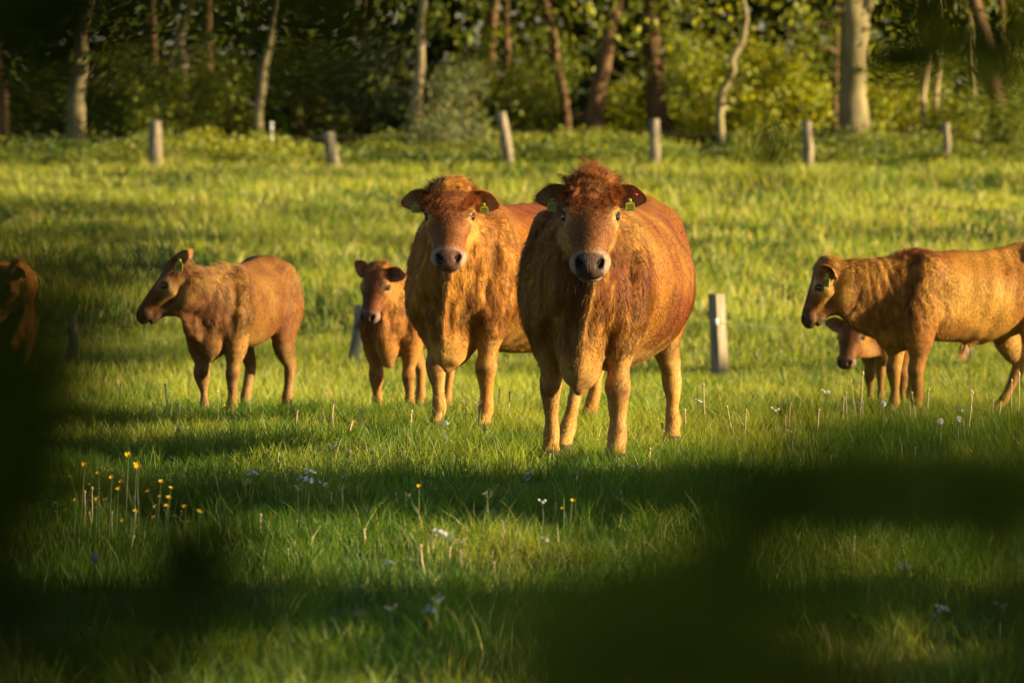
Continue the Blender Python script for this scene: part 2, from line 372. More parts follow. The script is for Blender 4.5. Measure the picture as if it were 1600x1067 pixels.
    in_head = (HQ[:, 0] > -.03) & (np.abs(HQ[:, 1]) < .17) & (HQ[:, 2] > -.24 + .15 * np.clip(.15 - HQ[:, 0], 0, 1)) & (HQ[:, 2] < .12)
    headw = np.clip((HQ[:, 0] - .02) / .1, 0, 1) * in_head
    # skin folds and muscle relief
    neckw = np.clip((P[:, 0] + .28 * ls) / (.2 * ls), 0, 1) * np.clip((P[:, 2] - bz) / (.15 * ls), 0, 1) * (1 - headw) * (np.abs(P[:, 1]) < .5)
    nz = vnoise(P, 5 / ls, seed); n2 = vnoise(P, 14 / ls, seed + 1); n3 = vnoise(P * np.array([1, 1, .35]), 22 / ls, seed + 2)
    amp = .013 * nz * ls + (.0050 if big else .0025) * n2 * ls + (.010 if big else .006) * n3 * neckw * ls
    fold = np.sin((P[:, 0] - .35 * P[:, 2]) * 95 / ls / 1.4 + 2.2 * nz)
    amp = amp + folds * .006 * fold * neckw * np.clip(.5 + n2, 0, 1)
    # ribs
    ribw = np.clip((-.35 * ls - P[:, 0]) / .1, 0, 1) * np.clip((P[:, 0] + 1.05 * ls) / .1, 0, 1) * (P[:, 2] > .5 * ls)
    amp = amp + .0025 * ls * np.sin(P[:, 0] * 42 / ls + P[:, 2] * 8 / ls) * ribw
    P = P + nn * (amp * (1 - headw * .9))[:, None]
    # ---------- coat colour
    def mixc(a, b, t): t = np.clip(t, 0, 1)[:, None]; return a * (1 - t) + b * t
    base = np.tile(np.array([.270, .110, .013]), (len(P), 1))
    red = np.array([.19, .050, .008]); wheat = np.array([.43, .22, .036]); cream = np.array([.45, .285, .09]); brown = np.array([.12, .045, .014])
    col = mixc(base, red, .30 + .8 * vnoise(P, 2.6 / ls, seed + 5) + .5 * vnoise(P, 7 / ls, seed + 15) + .5 * (P[:, 2] / T['wither'] - .8))
    col = mixc(col, wheat, .35 + 1.0 * vnoise(P, 3.1 / ls, seed + 6))
    stk = vnoise(P * np.array([1, 1, .16]), 34 / ls, seed + 16) + .6 * vnoise(P * np.array([1, 1, .2]), 75 / ls, seed + 17)
    col = mixc(col, brown * 1.2, .75 * neckw * np.clip(stk, 0, 1)); col = mixc(col, wheat * 1.15, .7 * neckw * np.clip(-stk, 0, 1))
    legw = np.clip((.62 * q - P[:, 2]) / (.2 * q), 0, 1)
    col = mixc(col, cream, pale * legw * (.34 + .4 * vnoise(P, 9 / ls, seed + 7)))
    under = np.clip(-nn[:, 2] * 1.5, 0, 1) * np.clip((.78 * q - P[:, 2]) / (.2 * q), 0, 1) * np.clip((P[:, 2] - .3 * q) / (.1 * q), 0, 1)
    col = mixc(col, cream, under * .6 * pale)
    inner = np.clip(-nn[:, 1] * np.sign(P[:, 1]), 0, 1) * (P[:, 2] < .8 * q)
    col = mixc(col, cream, inner * .45 * pale)
    knee = np.exp(-((P[:, 2] - .39 * q) / (.05 * q)) ** 2) * (P[:, 0] > -.3 * ls) * np.clip(nn[:, 0] + .2, 0, 1)
    col = mixc(col, brown, knee * (.55 + .5 * vnoise(P, 30 / ls, seed + 8)))
    col = mixc(col, np.array([.09, .06, .04]), (P[:, 2] < .07 * q) * 1.0)
    col = mixc(col, red * .85, (.95 if big else .2) * np.clip((-.25 * ls - P[:, 0]) / (.3 * ls), 0, 1) * np.clip((P[:, 2] - .5 * ls) / .2, 0, 1) * np.clip(.8 + vnoise(P, 4 / ls, seed + 12), 0, 1))
    # face
    hu, hy_, hf = HQ.T
    face = mixc(col, np.array([.21, .083, .026]), np.ones(len(P)) * .85)
    face = mixc(face, brown * 1.0, np.exp(-(hy_ / .055) ** 2 - ((hu - .33) / .11) ** 2) * (hf > -.07) * (.8 + dark))
    face = mixc(face, cream * 1.1, 1.35 * np.exp(-((np.abs(hy_) - .115) / .032) ** 2 - ((hu - .20) / .062) ** 2))
    face = mixc(face, wheat, .8 * np.clip((np.abs(hy_) - .06) / .03, 0, 1) * (hf < -.08))
    face = mixc(face, np.array([.31, .23, .165]), np.clip((hu - .452 + .02 * n2 - .2 * np.abs(np.abs(hy_) - .05)) / .045, 0, 1))
    pad = np.clip((hu - .482) / .015, 0, 1) * np.clip((.072 - np.abs(hy_)) / .012, 0, 1) * np.clip((hf - mo - .012 - 2.5 * hy_ ** 2) / .008, 0, 1)
    pc = np.array([.125, .055, .036]) if nose == 'pink' else np.array([.075, .037, .027])
    face = mixc(face, pc, pad * (.85 + .3 * vnoise(P, 60 / hs, 3)))
    nost = np.exp(-((np.abs(hy_) - .048) / .0155) ** 2 - ((hf + .032) / .0155) ** 2) * (hu > .50)
    face = mixc(face, np.array([.015, .008, .006]), nost * 2.2)
    mouth = np.exp(-((hf - mo) / .007) ** 2) * (hu > .49)
    face = mixc(face, np.array([.02, .012, .008]), mouth * 1.3)
    chin = (hf < mo - .004) * (hu > .43); face = mixc(face, np.array([.27, .27, .17]), chin * .75)
    eye_rim = np.exp(-((np.sqrt(((hu - .20)) ** 2 + (hf + .033) ** 2) - .026) / .008) ** 2) * (np.abs(hy_) > .09)
    face = mixc(face, np.array([.045, .02, .012]), eye_rim * .9)
    col = mixc(col, face, headw * 1.4)
    if dark: col = mixc(col, brown, np.ones(len(P)) * dark * .35)
    if nose == 'dark': col = mixc(col, brown * .6, headw * np.clip((hu - .40) / .06, 0, 1) * .9)
    # hair length + lay
    hl = np.full(len(P), hlen) * (1 + .25 * n2)
    hl = hl * (1 - .35 * legw) * (.62 + 1.5 * neckw); hl = hl * (1 + .8 * np.exp(-(P[:, 1] / .05) ** 2) * (P[:, 0] > .1 * ls) * (1 - headw))
    hl = np.where(headw > .3, hlen * .5, hl); hl = hl * (1 - .75 * headw * np.clip((hu - .36) / .1, 0, 1))
    hl = hl * (1 + .5 * np.clip(vnoise(P, 9 / ls, seed + 33), -.6, 1)); hl = hl * (1 - np.clip(pad + mouth + nost + eye_rim, 0, 1)); hl = np.where(P[:, 2] < .06 * q, 0, hl)
    near_eye = (np.sqrt((hu - .2) ** 2 + (hf + .033) ** 2) < .029) & (np.abs(hy_) > .085); hl = np.where(near_eye, 0, hl)
    flow = np.zeros_like(P); flow[:, 0] = -.55; flow[:, 2] = -.8
    flow[:, 0] = np.where(P[:, 2] > .9 * T['wither'], -1.2, flow[:, 0]); flow[:, 0] *= np.where(P[:, 2] < .6 * q, .05, 1)
    flow = flow + .28 * np.stack([vnoise(P, 6 / ls, seed + 20), vnoise(P, 6 / ls, seed + 21), vnoise(P, 6 / ls, seed + 22)], 1)
    fh = u[None] * .9 + sd[None] * (hy_ * 3)[:, None]; flow = np.where((headw > .3)[:, None], fh, flow)
    # ---------- ears, joined to the same skin
    EV = []; EF = []; EC = []; EH = []; tagpos = []
    off = len(P)
    for s_, (eo, ed) in ((1, ears[0]), (-1, ears[1])):
        B = H(.055, s_ * .098, -.025)
        # eo: swing from straight up (0) to straight out (90); ed: forward tilt
        head_up = -u * .75 + f * .65; head_up /= np.linalg.norm(head_up)
        ea = sd * s_ * math.sin(R(eo)) + head_up * math.cos(R(eo)) - f * math.sin(R(ed)) * .5; ea /= np.linalg.norm(ea)
        fwd = (f * (.85 - .5 * edown) + u * .3 - head_up * (.2 + .6 * edown)) * (1 - eopen) + sd * s_ * eopen; fwd = fwd - ea * (fwd @ ea); fwd /= np.linalg.norm(fwd)      # opening direction
        if eax:
            B = H(.03, s_ * .080, .0)
            (a1, a2, a3), (b1, b2, b3) = eax
            ea = u * a1 + sd * s_ * a2 + f * a3; ea /= np.linalg.norm(ea); fwd = u * b1 + sd * s_ * b2 + f * b3; fwd = fwd - ea * (fwd @ ea); fwd /= np.linalg.norm(fwd)
        es = np.cross(ea, fwd)
        Lr = .185 * hs * esc; n_s, n_t = 15, 13
        rows = []
        for layer in (0, 1):
            for i in range(n_s):
                s = i / (n_s - 1)
                wd = hs * esc * ew * .074 * (math.sin(math.pi * min(.965, .14 + .83 * s) ** .85) ** .62)
                for j in range(n_t):
                    t = -1 + 2 * j / (n_t - 1)
                    ang = t * (1.55 - .75 * s)
                    pt = B + ea * (Lr * s) + es * wd * math.sin(ang) / max(math.sin(min(1.55 - .75 * s, 1.57)), .3) + fwd * wd * (1.05 - s * .45) * (1 - math.cos(ang)) - fwd * .02 * hs
                    pt = pt - up * .022 * hs * s * s + fwd * hs * esc * .045 * max(s - .55, 0) ** 1.5 * 3
                    pt = pt - fwd * (.011 * hs * (1 - t * t * .8) * layer) + ea * (.003 * hs * math.sin(t * 9 + s * 7))
                    EV.append(pt); inner_ = (layer == 0)
                    cI = np.array([.44, .25, .12]) if inner_ else np.array([.34, .14, .035])
                    if abs(t) > .85 or s > .9: cI = np.array([.42, .17, .045])
                    if inner_ and abs(t) < .5 and s < .6: cI = np.array([.30, .15, .08])
                    EC.append(cI); EH.append(hlen * (1.5 if (abs(t) > .7 or s > .85) else 1.0))
        b0 = off + (0 if s_ == 1 else 2 * n_s * n_t)
        idx = lambda l, i, j: b0 + l * n_s * n_t + i * n_t + j
        for l in (0, 1):
            for i in range(n_s - 1):
                for j in range(n_t - 1):
                    a = [idx(l, i, j), idx(l, i + 1, j), idx(l, i + 1, j + 1), idx(l, i, j + 1)]
                    EF.append(a if l == 0 else a[::-1])
        for i in range(n_s - 1):
            EF.append([idx(0, i, 0), idx(1, i, 0), idx(1, i + 1, 0), idx(0, i + 1, 0)]); EF.append([idx(0, i, n_t - 1), idx(0, i + 1, n_t - 1), idx(1, i + 1, n_t - 1), idx(1, i, n_t - 1)])
        for j in range(n_t - 1): EF.append([idx(0, n_s - 1, j), idx(1, n_s - 1, j), idx(1, n_s - 1, j + 1), idx(0, n_s - 1, j + 1)])
        tagpos.append((B + ea * Lr * .52 + fwd * .012 * hs - up * .03 * hs, ea, fwd))
    EV = np.array(EV); EF = np.array(EF, np.int64)
    # orientation fix per ear is not needed: two-sided material
    V = np.vstack([P, EV]); Cc = np.vstack([col, np.array(EC)]); HL = np.concatenate([hl, EH])
    Q = np.vstack([Q, EF]) if len(Q) else EF
    efl = np.repeat(np.array([tagpos[0][1], tagpos[1][1]]), len(EV) // 2, 0) * 1.0 + rs.normal(0, .3, (len(EV), 3)) - np.array([0, 0, .45])
    FL = np.vstack([flow, efl])
    NNv = normals(V, Tt, Q)
    # inner/outer layers of the ears: push hair away from the sheet
    Cc = np.clip(Cc * np.array(tone), .004, .9)
    mesh_obj('body', V, (Tt, Q), M_COAT, root, col=Cc)
    # ---------- coat hair
    if hairs:
        tris = np.vstack([Tt, Q[:, [0, 1, 2]], Q[:, [0, 2, 3]]])
        ar = np.linalg.norm(np.cross(V[tris[:, 1]] - V[tris[:, 0]], V[tris[:, 2]] - V[tris[:, 0]]), axis=1)
        wt = ar * (HL[tris[:, 0]] > .002) * np.where(np.isin(tris[:, 0], np.nonzero(headw > .3)[0]), 2.2, 1)
        cdf = np.cumsum(wt); cdf /= cdf[-1]
        ti = np.searchsorted(cdf, rs.random(hairs)); tv = tris[ti]
        a = rs.random(hairs); b = rs.random(hairs); m = a + b > 1; a[m] = 1 - a[m]; b[m] = 1 - b[m]
        W = np.stack([1 - a - b, a, b], 1)
        bl = lambda A: (A[tv] * (W[:, :, None] if A.ndim == 2 else W)).sum(1)
        Pr = bl(V); Nr = unit(bl(NNv)); Fr = bl(FL); Lr_ = np.minimum(bl(HL), HL[tv].min(1) * 1.6); Cr = bl(Cc)
        Fr = Fr + rs.normal(0, .22, Fr.shape); Fr = unit(Fr - Nr * (Fr * Nr).sum(1, keepdims=True))
        Lr_ = Lr_ * rs.uniform(.6, 1.25, hairs)
        lift = (.22 + .20 * vnoise(Pr, 16 / ls, seed + 31))[:, None]
        p0 = Pr - Nr * .002; p1 = Pr + (Fr * .38 + Nr * lift * .55) * Lr_[:, None]
        p2 = Pr + (Fr * .95 + Nr * lift * .62) * Lr_[:, None] + rs.normal(0, .0015, Pr.shape)
        shade = (1 + .15 * rs.normal(0, 1, hairs) + .40 * vnoise(Pr * np.array([1, 1, .25]), 26 / ls, seed + 9)).clip(.45, 1.8)
        add_curves('coat', np.stack([p0, p1, p2], 1), .0011 * (1 if big else .85), M_HAIR, root, Cr * shade[:, None])
    # forelock: curly locks on the poll and forehead
    if curls:
        n = curls
        uu_ = rs.normal(tuft[0], tuft[1], n).clip(-.06, .27); vv = rs.uniform(-.118, .118, n)
        widen = np.abs(vv) < (.118 - .45 * np.clip(uu_ - .05, 0, 1)); uu_, vv = uu_[widen], vv[widen]; n = len(uu_)
        hgt = .045 - .6 * np.maximum(vv ** 2, 0) * 3 - np.clip(uu_ - .06, 0, 1) * .16 - np.clip(-uu_, 0, 1) * .25
        root_p = poll + (u[None] * uu_[:, None] + sd[None] * vv[:, None] + f[None] * (hgt - .035)[:, None]) * hs
        clump = vnoise(np.stack([uu_, vv, 0 * uu_], 1), 55, seed + 40); cl2 = vnoise(np.stack([uu_, vv, 0 * uu_], 1), 55, seed + 41)
        Lc = rs.uniform(.045, .085, n) * hs * (1 if big else .6) * (1 - 2.2 * np.clip(uu_ - .03, 0, .25))
        dr = unit(u[None] * (uu_ * 5 + .15 + .5 * clump)[:, None] + sd[None] * (vv * 7 + .6 * cl2)[:, None] + f[None] * .75 - u[None] * crest * np.exp(-(vv / .045) ** 2)[:, None] * .9)
        ax2 = unit(np.cross(dr, f[None] + .001)); ax3 = np.cross(dr, ax2)
        ph = clump * 6 + rs.normal(0, .3, n); pts = []
        Lc = Lc * (1 + crest * .9 * np.exp(-(vv / .04) ** 2) * (uu_ < .05))
        for i in range(7):
            t = i / 6; rad = .011 * t * hs * (1 if big else .6)
            bend = -up[None] * .35 * t * t + u[None] * .25 * t * t
            pts.append(root_p + (dr * t + bend * (1 - crest * .5)) * Lc[:, None] + ax2 * (np.cos(ph + t * 7.5) * rad)[:, None] + ax3 * (np.sin(ph + t * 7.5) * rad)[:, None])
        cc = np.array([.30, .095, .022])[None] * (1 + .25 * rs.normal(0, 1, (n, 1)) + .55 * clump[:, None]).clip(.3, 2) * np.array(tone)
        add_curves('forelock', np.stack(pts, 1), .0013, M_HAIR, root, cc)
    if sheath:
        n = 260; b = np.array([hx + .68 * ls, 0, .425]); pts = []
        d0 = unit(rs.normal(0, .18, (n, 3)) + np.array([.3, 0, -1.0]))
        st = b + rs.normal(0, .010, (n, 3)); Lh = rs.uniform(.03, .10, n)[:, None]
        add_curves('belly_tuft', np.stack([st, st + d0 * Lh * .5, st + d0 * Lh], 1), .0012, M_HAIR, root, np.tile([.55, .32, .12], (n, 1)) * rs.uniform(.6, 1.3, (n, 1)))
    # eyes with lashes and lids
    for s_ in (1, -1):
        c = H(.20, s_ * .1135, -.031); bpy_sphere('eye', c, .0222 * hs, M_EYE, root)
        # upper lid: a curved brow of skin over the ball
        Vl = []; Fl = []; nn_ = 9
        outd = sd * s_ * .80 + f * .60; outd /= np.linalg.norm(outd); tang = u * 1.0; tang = tang - outd * (tang @ outd); tang /= np.linalg.norm(tang)
        bro = np.cross(outd, tang); bro *= np.sign(bro @ (f - u * .3 + up * .3) + 1e-6)
        for i in range(nn_):
            th_ = math.pi * (i / (nn_ - 1)) - math.pi / 2
            for j, (ra, ou) in enumerate(((1.12, .62), (1.22, .42), (1.08, .25))):
                rr = .0222 * hs * ra
                pt = c + tang * rr * math.sin(th_) * .98 + bro * rr * (math.cos(th_) * .75 + .03) * (1, 1.25, 1.3)[j] * .78 + outd * .0222 * hs * ou * 1.25
                Vl.append(pt)
        for i in range(nn_ - 1):
            for j in range(2): Fl.append([i * 3 + j, i * 3 + j + 1, (i + 1) * 3 + j + 1, (i + 1) * 3 + j])
        mesh_obj('eyelid', np.array(Vl), np.array(Fl), M_LID, root)
        n = 26; th_ = rs.uniform(-1.3, 1.3, n)
        st = c + tang * (.026 * hs * np.sin(th_))[:, None] + bro * (.0225 * hs * (np.cos(th_) * .62))[:, None] + outd * .015 * hs
        dd = unit(outd[None] * 1.0 + bro[None] * .3 - up[None] * .6 + tang[None] * np.sin(th_)[:, None] * .6)
        add_curves('eyelash', np.stack([st, st + dd * .012 * hs, st + dd * .02 * hs - up * .004], 1), .0011, M_HAIR, root, np.tile([.05, .025, .012], (n, 1)))
    # ear tags
    for i, (c, ea, fwd) in enumerate(tagpos):
        if not tags[i]: continue
        s_ = (1, -1)[i]
        hang = -up * .9 + ea * .05 + f * .15; hang /= np.linalg.norm(hang)
        nrm = fwd - hang * (fwd @ hang); nrm /= np.linalg.norm(nrm); wd = np.cross(hang, nrm)
        ts = (.86 if big else .95)
        c = c + nrm * .022 * hs
        prof = [(-.010, -.016), (.010, -.016), (.013, .006), (.029, .016), (.031, .060), (.026, .066), (-.026, .066), (-.031, .060), (-.029, .016), (-.013, .006)]
        Vt = []; Ft = []
        for l in (-.0018, .0018):
            for a, b in prof: Vt.append(c + wd * a * ts + hang * (b - .004) * ts + nrm * l)
        k = len(prof); Ft = [list(range(k))[::-1], list(range(k, 2 * k))] + [[j, (j + 1) % k, k + (j + 1) % k, k + j] for j in range(k)]
        tg = mesh_obj('ear_tag', np.array(Vt), Ft, M_TAG, root, smooth=False)
        Vs = []; Fs = []
        for l, r_ in ((-.03, .005), (.003, .005), (.004, .009), (.006, .008)):
            for j in range(8): Vs.append(c + nrm * l + wd * r_ * math.cos(j * math.pi / 4) + hang * (r_ * math.sin(j * math.pi / 4) - .006))
        for a in range(3):
            for j in range(8): Fs.append([a * 8 + j, a * 8 + (j + 1) % 8, a * 8 + 8 + (j + 1) % 8, a * 8 + 8 + j])
        Fs.append(list(range(24, 32)))
        mesh_obj('stud', np.array(Vs), Fs, M_TAG, tg)
        # printed marks: short dark bars, front and back
        Vb = []; Fb = []
        for fs in (1, -1):
            for rr in range(3):
                x0 = -.021
                while x0 < .018:
                    w1 = rs.uniform(.002, .006); y0 = .024 + rr * .013
                    b0 = len(Vb)
                    for a, b in ((x0, y0), (x0 + w1, y0), (x0 + w1, y0 + .008), (x0, y0 + .008)): Vb.append(c + wd * a * ts + hang * (b - .004) * ts + nrm * .0024 * fs)
                    Fb.append([b0, b0 + 1, b0 + 2, b0 + 3]); x0 += w1 + rs.uniform(.002, .004)
        mesh_obj('print', np.array(Vb), Fb, M_INK, tg, smooth=False)
    if rtag:   # round red button tag in the ear
        c, ea, fwd = tagpos[0]; c = c + up * .045 + ea * .03 + fwd * .02
        bpy_sphere('button_tag', c, .013, M_RED, root, flat=.5)
    return root

def bpy_sphere(name, c, r, mat, parent, flat=1.0, n=14):
    V = []; F_ = []
    for i in range(n + 1):
        for j in range(2 * n):
            a = math.pi * i / n; b = math.pi * j / n
            V.append((c[0] + r * math.sin(a) * math.cos(b), c[1] + r * math.sin(a) * math.sin(b), c[2] + r * flat * math.cos(a)))
    for i in range(n):
        for j in range(2 * n): F_.append([i * 2 * n + j, (i + 1) * 2 * n + j, (i + 1) * 2 * n + (j + 1) % (2 * n), i * 2 * n + (j + 1) % (2 * n)])
    return mesh_obj(name, np.array(V), np.array(F_), mat, parent)

def add_curves(name, pts, rad, mat, parent, col):
    n, k, _ = pts.shape
    c = bpy.data.hair_curves.new(name); c.add_curves([k] * n)
    c.attributes['position'].data.foreach_set('vector', pts.astype(np.float32).ravel())
    ra = c.attributes.new('radius', 'FLOAT', 'POINT')
    prof = np.linspace(1, .12, k) * rad; ra.data.foreach_set('value', np.tile(prof, n).astype(np.float32))
    ca = c.attributes.new('hcol', 'FLOAT_COLOR', 'POINT')
    cc = np.ones((n, k, 4), np.float32); cc[:, :, :3] = np.clip(col, .002, .95)[:, None, :] * np.linspace(.85, 1.15, k)[None, :, None]
    ca.data.foreach_set('color', cc.ravel())
    c.materials.append(mat)
    o = bpy.data.objects.new(name, c); COL.objects.link(o); o.parent = parent
    return o

def mat_coat():
    m, nt, out = new_mat('coat_skin')
    b = N(nt, 'ShaderNodeBsdfPrincipled'); b.inputs['Roughness'].default_value = .62; b.inputs['Specular IOR Level'].default_value = .1
    a = N(nt, 'ShaderNodeVertexColor', layer_name='col')
    tc = N(nt, 'ShaderNodeTexCoord'); mp = N(nt, 'ShaderNodeMapping'); mp.inputs['Scale'].default_value = (1, 1, .22); L(nt, tc.outputs['Object'], mp.inputs[0])
    n = N(nt, 'ShaderNodeTexNoise', i_Scale=110, i_Detail=6); L(nt, mp.outputs[0], n.inputs['Vector'])
    mr = N(nt, 'ShaderNodeMapRange'); mr.inputs[1].default_value = .3; mr.inputs[2].default_value = .7; mr.inputs[3].default_value = .6; mr.inputs[4].default_value = 1.3
    L(nt, n.outputs[0], mr.inputs[0])
    mx = N(nt, 'ShaderNodeVectorMath', operation='SCALE'); L(nt, a.outputs[0], mx.inputs[0]); L(nt, mr.outputs[0], mx.inputs['Scale']); L(nt, mx.outputs[0], b.inputs['Base Color'])
    bp = N(nt, 'ShaderNodeBump'); bp.inputs['Strength'].default_value = .4; bp.inputs['Distance'].default_value = .005; L(nt, n.outputs[0], bp.inputs['Height']); L(nt, bp.outputs[0], b.inputs['Normal'])
    L(nt, b.outputs[0], out.inputs[0]); return m
def mat_hair():
    m, nt, out = new_mat('coat_hair')
    a = N(nt, 'ShaderNodeAttribute', attribute_name='hcol')
    b = N(nt, 'ShaderNodeBsdfPrincipled'); b.inputs['Roughness'].default_value = .38; b.inputs['Specular IOR Level'].default_value = .3
    t = N(nt, 'ShaderNodeBsdfTranslucent'); L(nt, a.outputs[0], t.inputs[0]); L(nt, a.outputs[0], b.inputs['Base Color'])
    mx = N(nt, 'ShaderNodeMixShader'); mx.inputs[0].default_value = .3; L(nt, b.outputs[0], mx.inputs[1]); L(nt, t.outputs[0], mx.inputs[2]); L(nt, mx.outputs[0], out.inputs[0]); return m
M_COAT = mat_coat(); M_HAIR = mat_hair()
M_EYE = mat_simple('dark_eye', (.012, .007, .005), .05, .8, (.02, .01, .006), 5)
M_LID = mat_simple('eyelid_skin', (.10, .05, .03), .5, .4, (.06, .03, .02), 30)
M_TAG = mat_simple('yellow_tag', (.33, .30, .015), .5, .3, (.27, .24, .015), 20)
M_INK = mat_simple('tag_ink', (.03, .03, .02), .6, .2)
M_RED = mat_simple('red_button', (.6, .02, .03), .4, .4)

# ------------------------------------------------------------------ the herd
def heading(a): return math.radians(-90 - a)      # a = degrees the rump swings to the right of the picture
def herd():
    build_animal('cow', 'broad red brown cow with tufted curly poll standing nearest, facing ahead', 'cow', at(916, 30.8), heading(10), COW,
                 poll=(.42, .10, 1.515), yaw=8, pitch=46, hs=1.19, hlf=.83, mz=1.12, esc=.86, edown=.5, feet=((.12, .0), (-.08, -.01), (.02, .06), (.95, -.02)), belly=1.03, sy_=.96,
                 ears=((83, 0), (83, 0)), hairs=130000, curls=7000, nose='grey', seed=1, crest=1.0, rtag=True, tone=(.86, .84, .86), dewlap=1.0, group='adult cows')
    build_animal('cow', 'red brown cow with round curly forelock beside the small calf, two yellow ear tags', 'cow', at(726, 34.2), heading(27), COW,
                 poll=(.44, .13, 1.54), yaw=25, pitch=50, hs=1.16, hlf=.83, mz=1.1, esc=.88, edown=.42, feet=((.10, 0), (-.05, 0), (.15, 0), (-.1, 0)), belly=1.05, scale=.955,
                 ears=((92, 0), (88, 0)), hairs=110000, curls=7000, nose='pink', seed=2, udder=True, tone=(.98, .92, .9), dewlap=1.3, group='adult cows')
    build_animal('calf', 'brown calf with one bright yellow ear tag, head turned in profile', 'calf', at(343, 36.9), heading(19), CALF,
                 poll=(.37, -.13, .99), yaw=-73, pitch=47, hs=.92, hlf=.80, jaw=1.3, mz=1.08, edown=.0, eopen=.75, esc=1.0, ew=.62, feet=((.10, 0), (.0, .02), (.02, 0), (.14, .0)), eax=((-.95, .38, .12), (.05, .9, .25)), hairs=60000, hlen=.017, tags=(1, 1),
                 curls=500, nose='dark', seed=3, dewlap=.8, folds=.3, scale=1.03, dark=1.0, tone=(.72, .76, .9), h=.0065, group='calves')
    build_animal('calf', 'large golden brown calf walking in profile with wrinkled neck', 'calf', at(1428, 37.0), heading(64), CALF,
                 poll=(.53, -.10, .895), yaw=-30, pitch=64, hs=.86, hlf=.72, jaw=1.3, mz=1.05, edown=.6, eopen=.2, esc=.7, pale=.4, feet=((.05, 0), (.06, 0), (.05, 0), (.22, 0)), eax=((-.1, .62, -.75), (.55, .7, .1)), hairs=60000, hlen=.017, tags=(1, 0),
                 curls=500, nose='dark', seed=4, folds=.5, scale=1.13, sheath=True, dark=.35, thr=1.7, tone=(.92, .97, 1.0), h=.0065, group='calves')
    build_animal('calf', 'small reddish calf with cream face looking out from beside the tagged cow', 'calf', at(616, 40.0), heading(17), CALF,
                 poll=(.34, .0, 1.03), yaw=-8, pitch=58, roll=0, hs=.80, jaw=1.1, feet=((.05, 0), (.0, 0), (.1, 0), (-.1, 0)), ears=((80, 0), (35, 0)), hairs=35000, hlen=.016, tags=(0, 0),
                 curls=400, nose='pink', seed=5, esc=.9, edown=.2, scale=1.04, dewlap=1.9, tone=(.70, .60, .62), h=.0075, group='calves')
    build_animal('calf', 'little calf with lowered head half hidden behind the golden calf', 'calf', at(1384, 42.0), heading(9), CALF,
                 poll=(.40, -.20, .72), yaw=-14, pitch=52, hs=.80, feet=((.1, .02), (-.05, 0), (.1, 0), (-.1, 0)), ears=((70, 0), (70, 0)), hairs=20000, hlen=.016, tags=(0, 0),
                 curls=300, nose='pink', seed=6, edown=.3, scale=.98, tone=(.62, .55, .55), h=.008, group='calves')
    build_animal('calf', 'calf cut off at the edge of the picture, half hidden by dark leaves', 'calf', at(2, 36.5), heading(-8), CALF,
                 poll=(.36, .08, 1.0), yaw=-100, pitch=55, esc=.7, ew=.7, eax=((-.3, .5, -.8), (.2, .8, .2)), hs=.80, feet=((.0, 0), (.0, 0), (.0, 0), (0, 0)), ears=((75, 0), (75, 0)), hairs=15000, hlen=.016, tags=(0, 0),
                 curls=300, nose='pink', seed=7, tone=(.8, .68, .7), h=.0085, group='calves')
herd()

# ------------------------------------------------------------------ ground
def ground():
    xs = np.unique(np.concatenate([np.linspace(-14, 14, 90), np.linspace(-14, -60, 20), np.linspace(14, 60, 20), [-120, -300, 120, 300, -900, 900]]))
    ys = np.unique(np.concatenate([np.linspace(-10, 130, 260), np.linspace(-10, -60, 10), np.linspace(130, 200, 20), [-150, -500, 300, 600, 1500]]))
    X, Y = np.meshgrid(xs, ys); Z = gz(X, Y); V = np.stack([X, Y, Z], -1).reshape(-1, 3)
    nx = len(xs); i = np.arange(nx - 1)[None] + nx * np.arange(len(ys) - 1)[:, None]; i = i.ravel()
    mesh_obj('ground', V, np.stack([i, i + 1, i + nx + 1, i + nx], 1), M_GROUND)['kind'] = 'structure'
ground()

# ------------------------------------------------------------------ grass
def blades(name, x, y, h, w_, col, mat, seg=3, lean=.35, kind=True, r=rng, lean_dir=None):
    n = len(x); z = gz(x, y) - .01
    th = r.uniform(0, 2 * np.pi, n); ph = r.uniform(0, 2 * np.pi, n)
    L_ = lean * r.uniform(.2, 1.6, n) * h
    lx, ly = np.cos(ph) * L_, np.sin(ph) * L_
    sx, sy = np.cos(th) * w_ / 2, np.sin(th) * w_ / 2
    V = np.zeros((n, 2 * seg + 1, 3), np.float32); C = np.zeros((n, 2 * seg + 1, 3), np.float32)
    for i in range(seg + 1):
        t = i / seg; cx = x + lx * t * t; cy = y + ly * t * t; cz = z + h * (t - .18 * lean * t * t)
        ww = (1 - t ** 1.6) * (.75 + .5 * t * (1 - t) * 2)
        sh = .75 + .5 * t
        if i < seg:
            V[:, 2 * i] = np.stack([cx - sx * ww, cy - sy * ww, cz], 1); V[:, 2 * i + 1] = np.stack([cx + sx * ww, cy + sy * ww, cz], 1)
            C[:, 2 * i] = C[:, 2 * i + 1] = col * sh
        else:
            V[:, 2 * i] = np.stack([cx, cy, cz], 1); C[:, 2 * i] = col * sh
    b = (np.arange(n) * (2 * seg + 1))[:, None]
    qs = np.concatenate([b + np.array([2 * i, 2 * i + 1, 2 * i + 3, 2 * i + 2])[None] for i in range(seg - 1)]) if seg > 1 else np.zeros((0, 4), int)
    ts = b + np.array([2 * seg - 2, 2 * seg - 1, 2 * seg])[None]
    o = mesh_obj(name, V.reshape(-1, 3), (ts, qs), mat, col=C.reshape(-1, 3), smooth=True)
    if kind: o['kind'] = 'stuff'
    return o

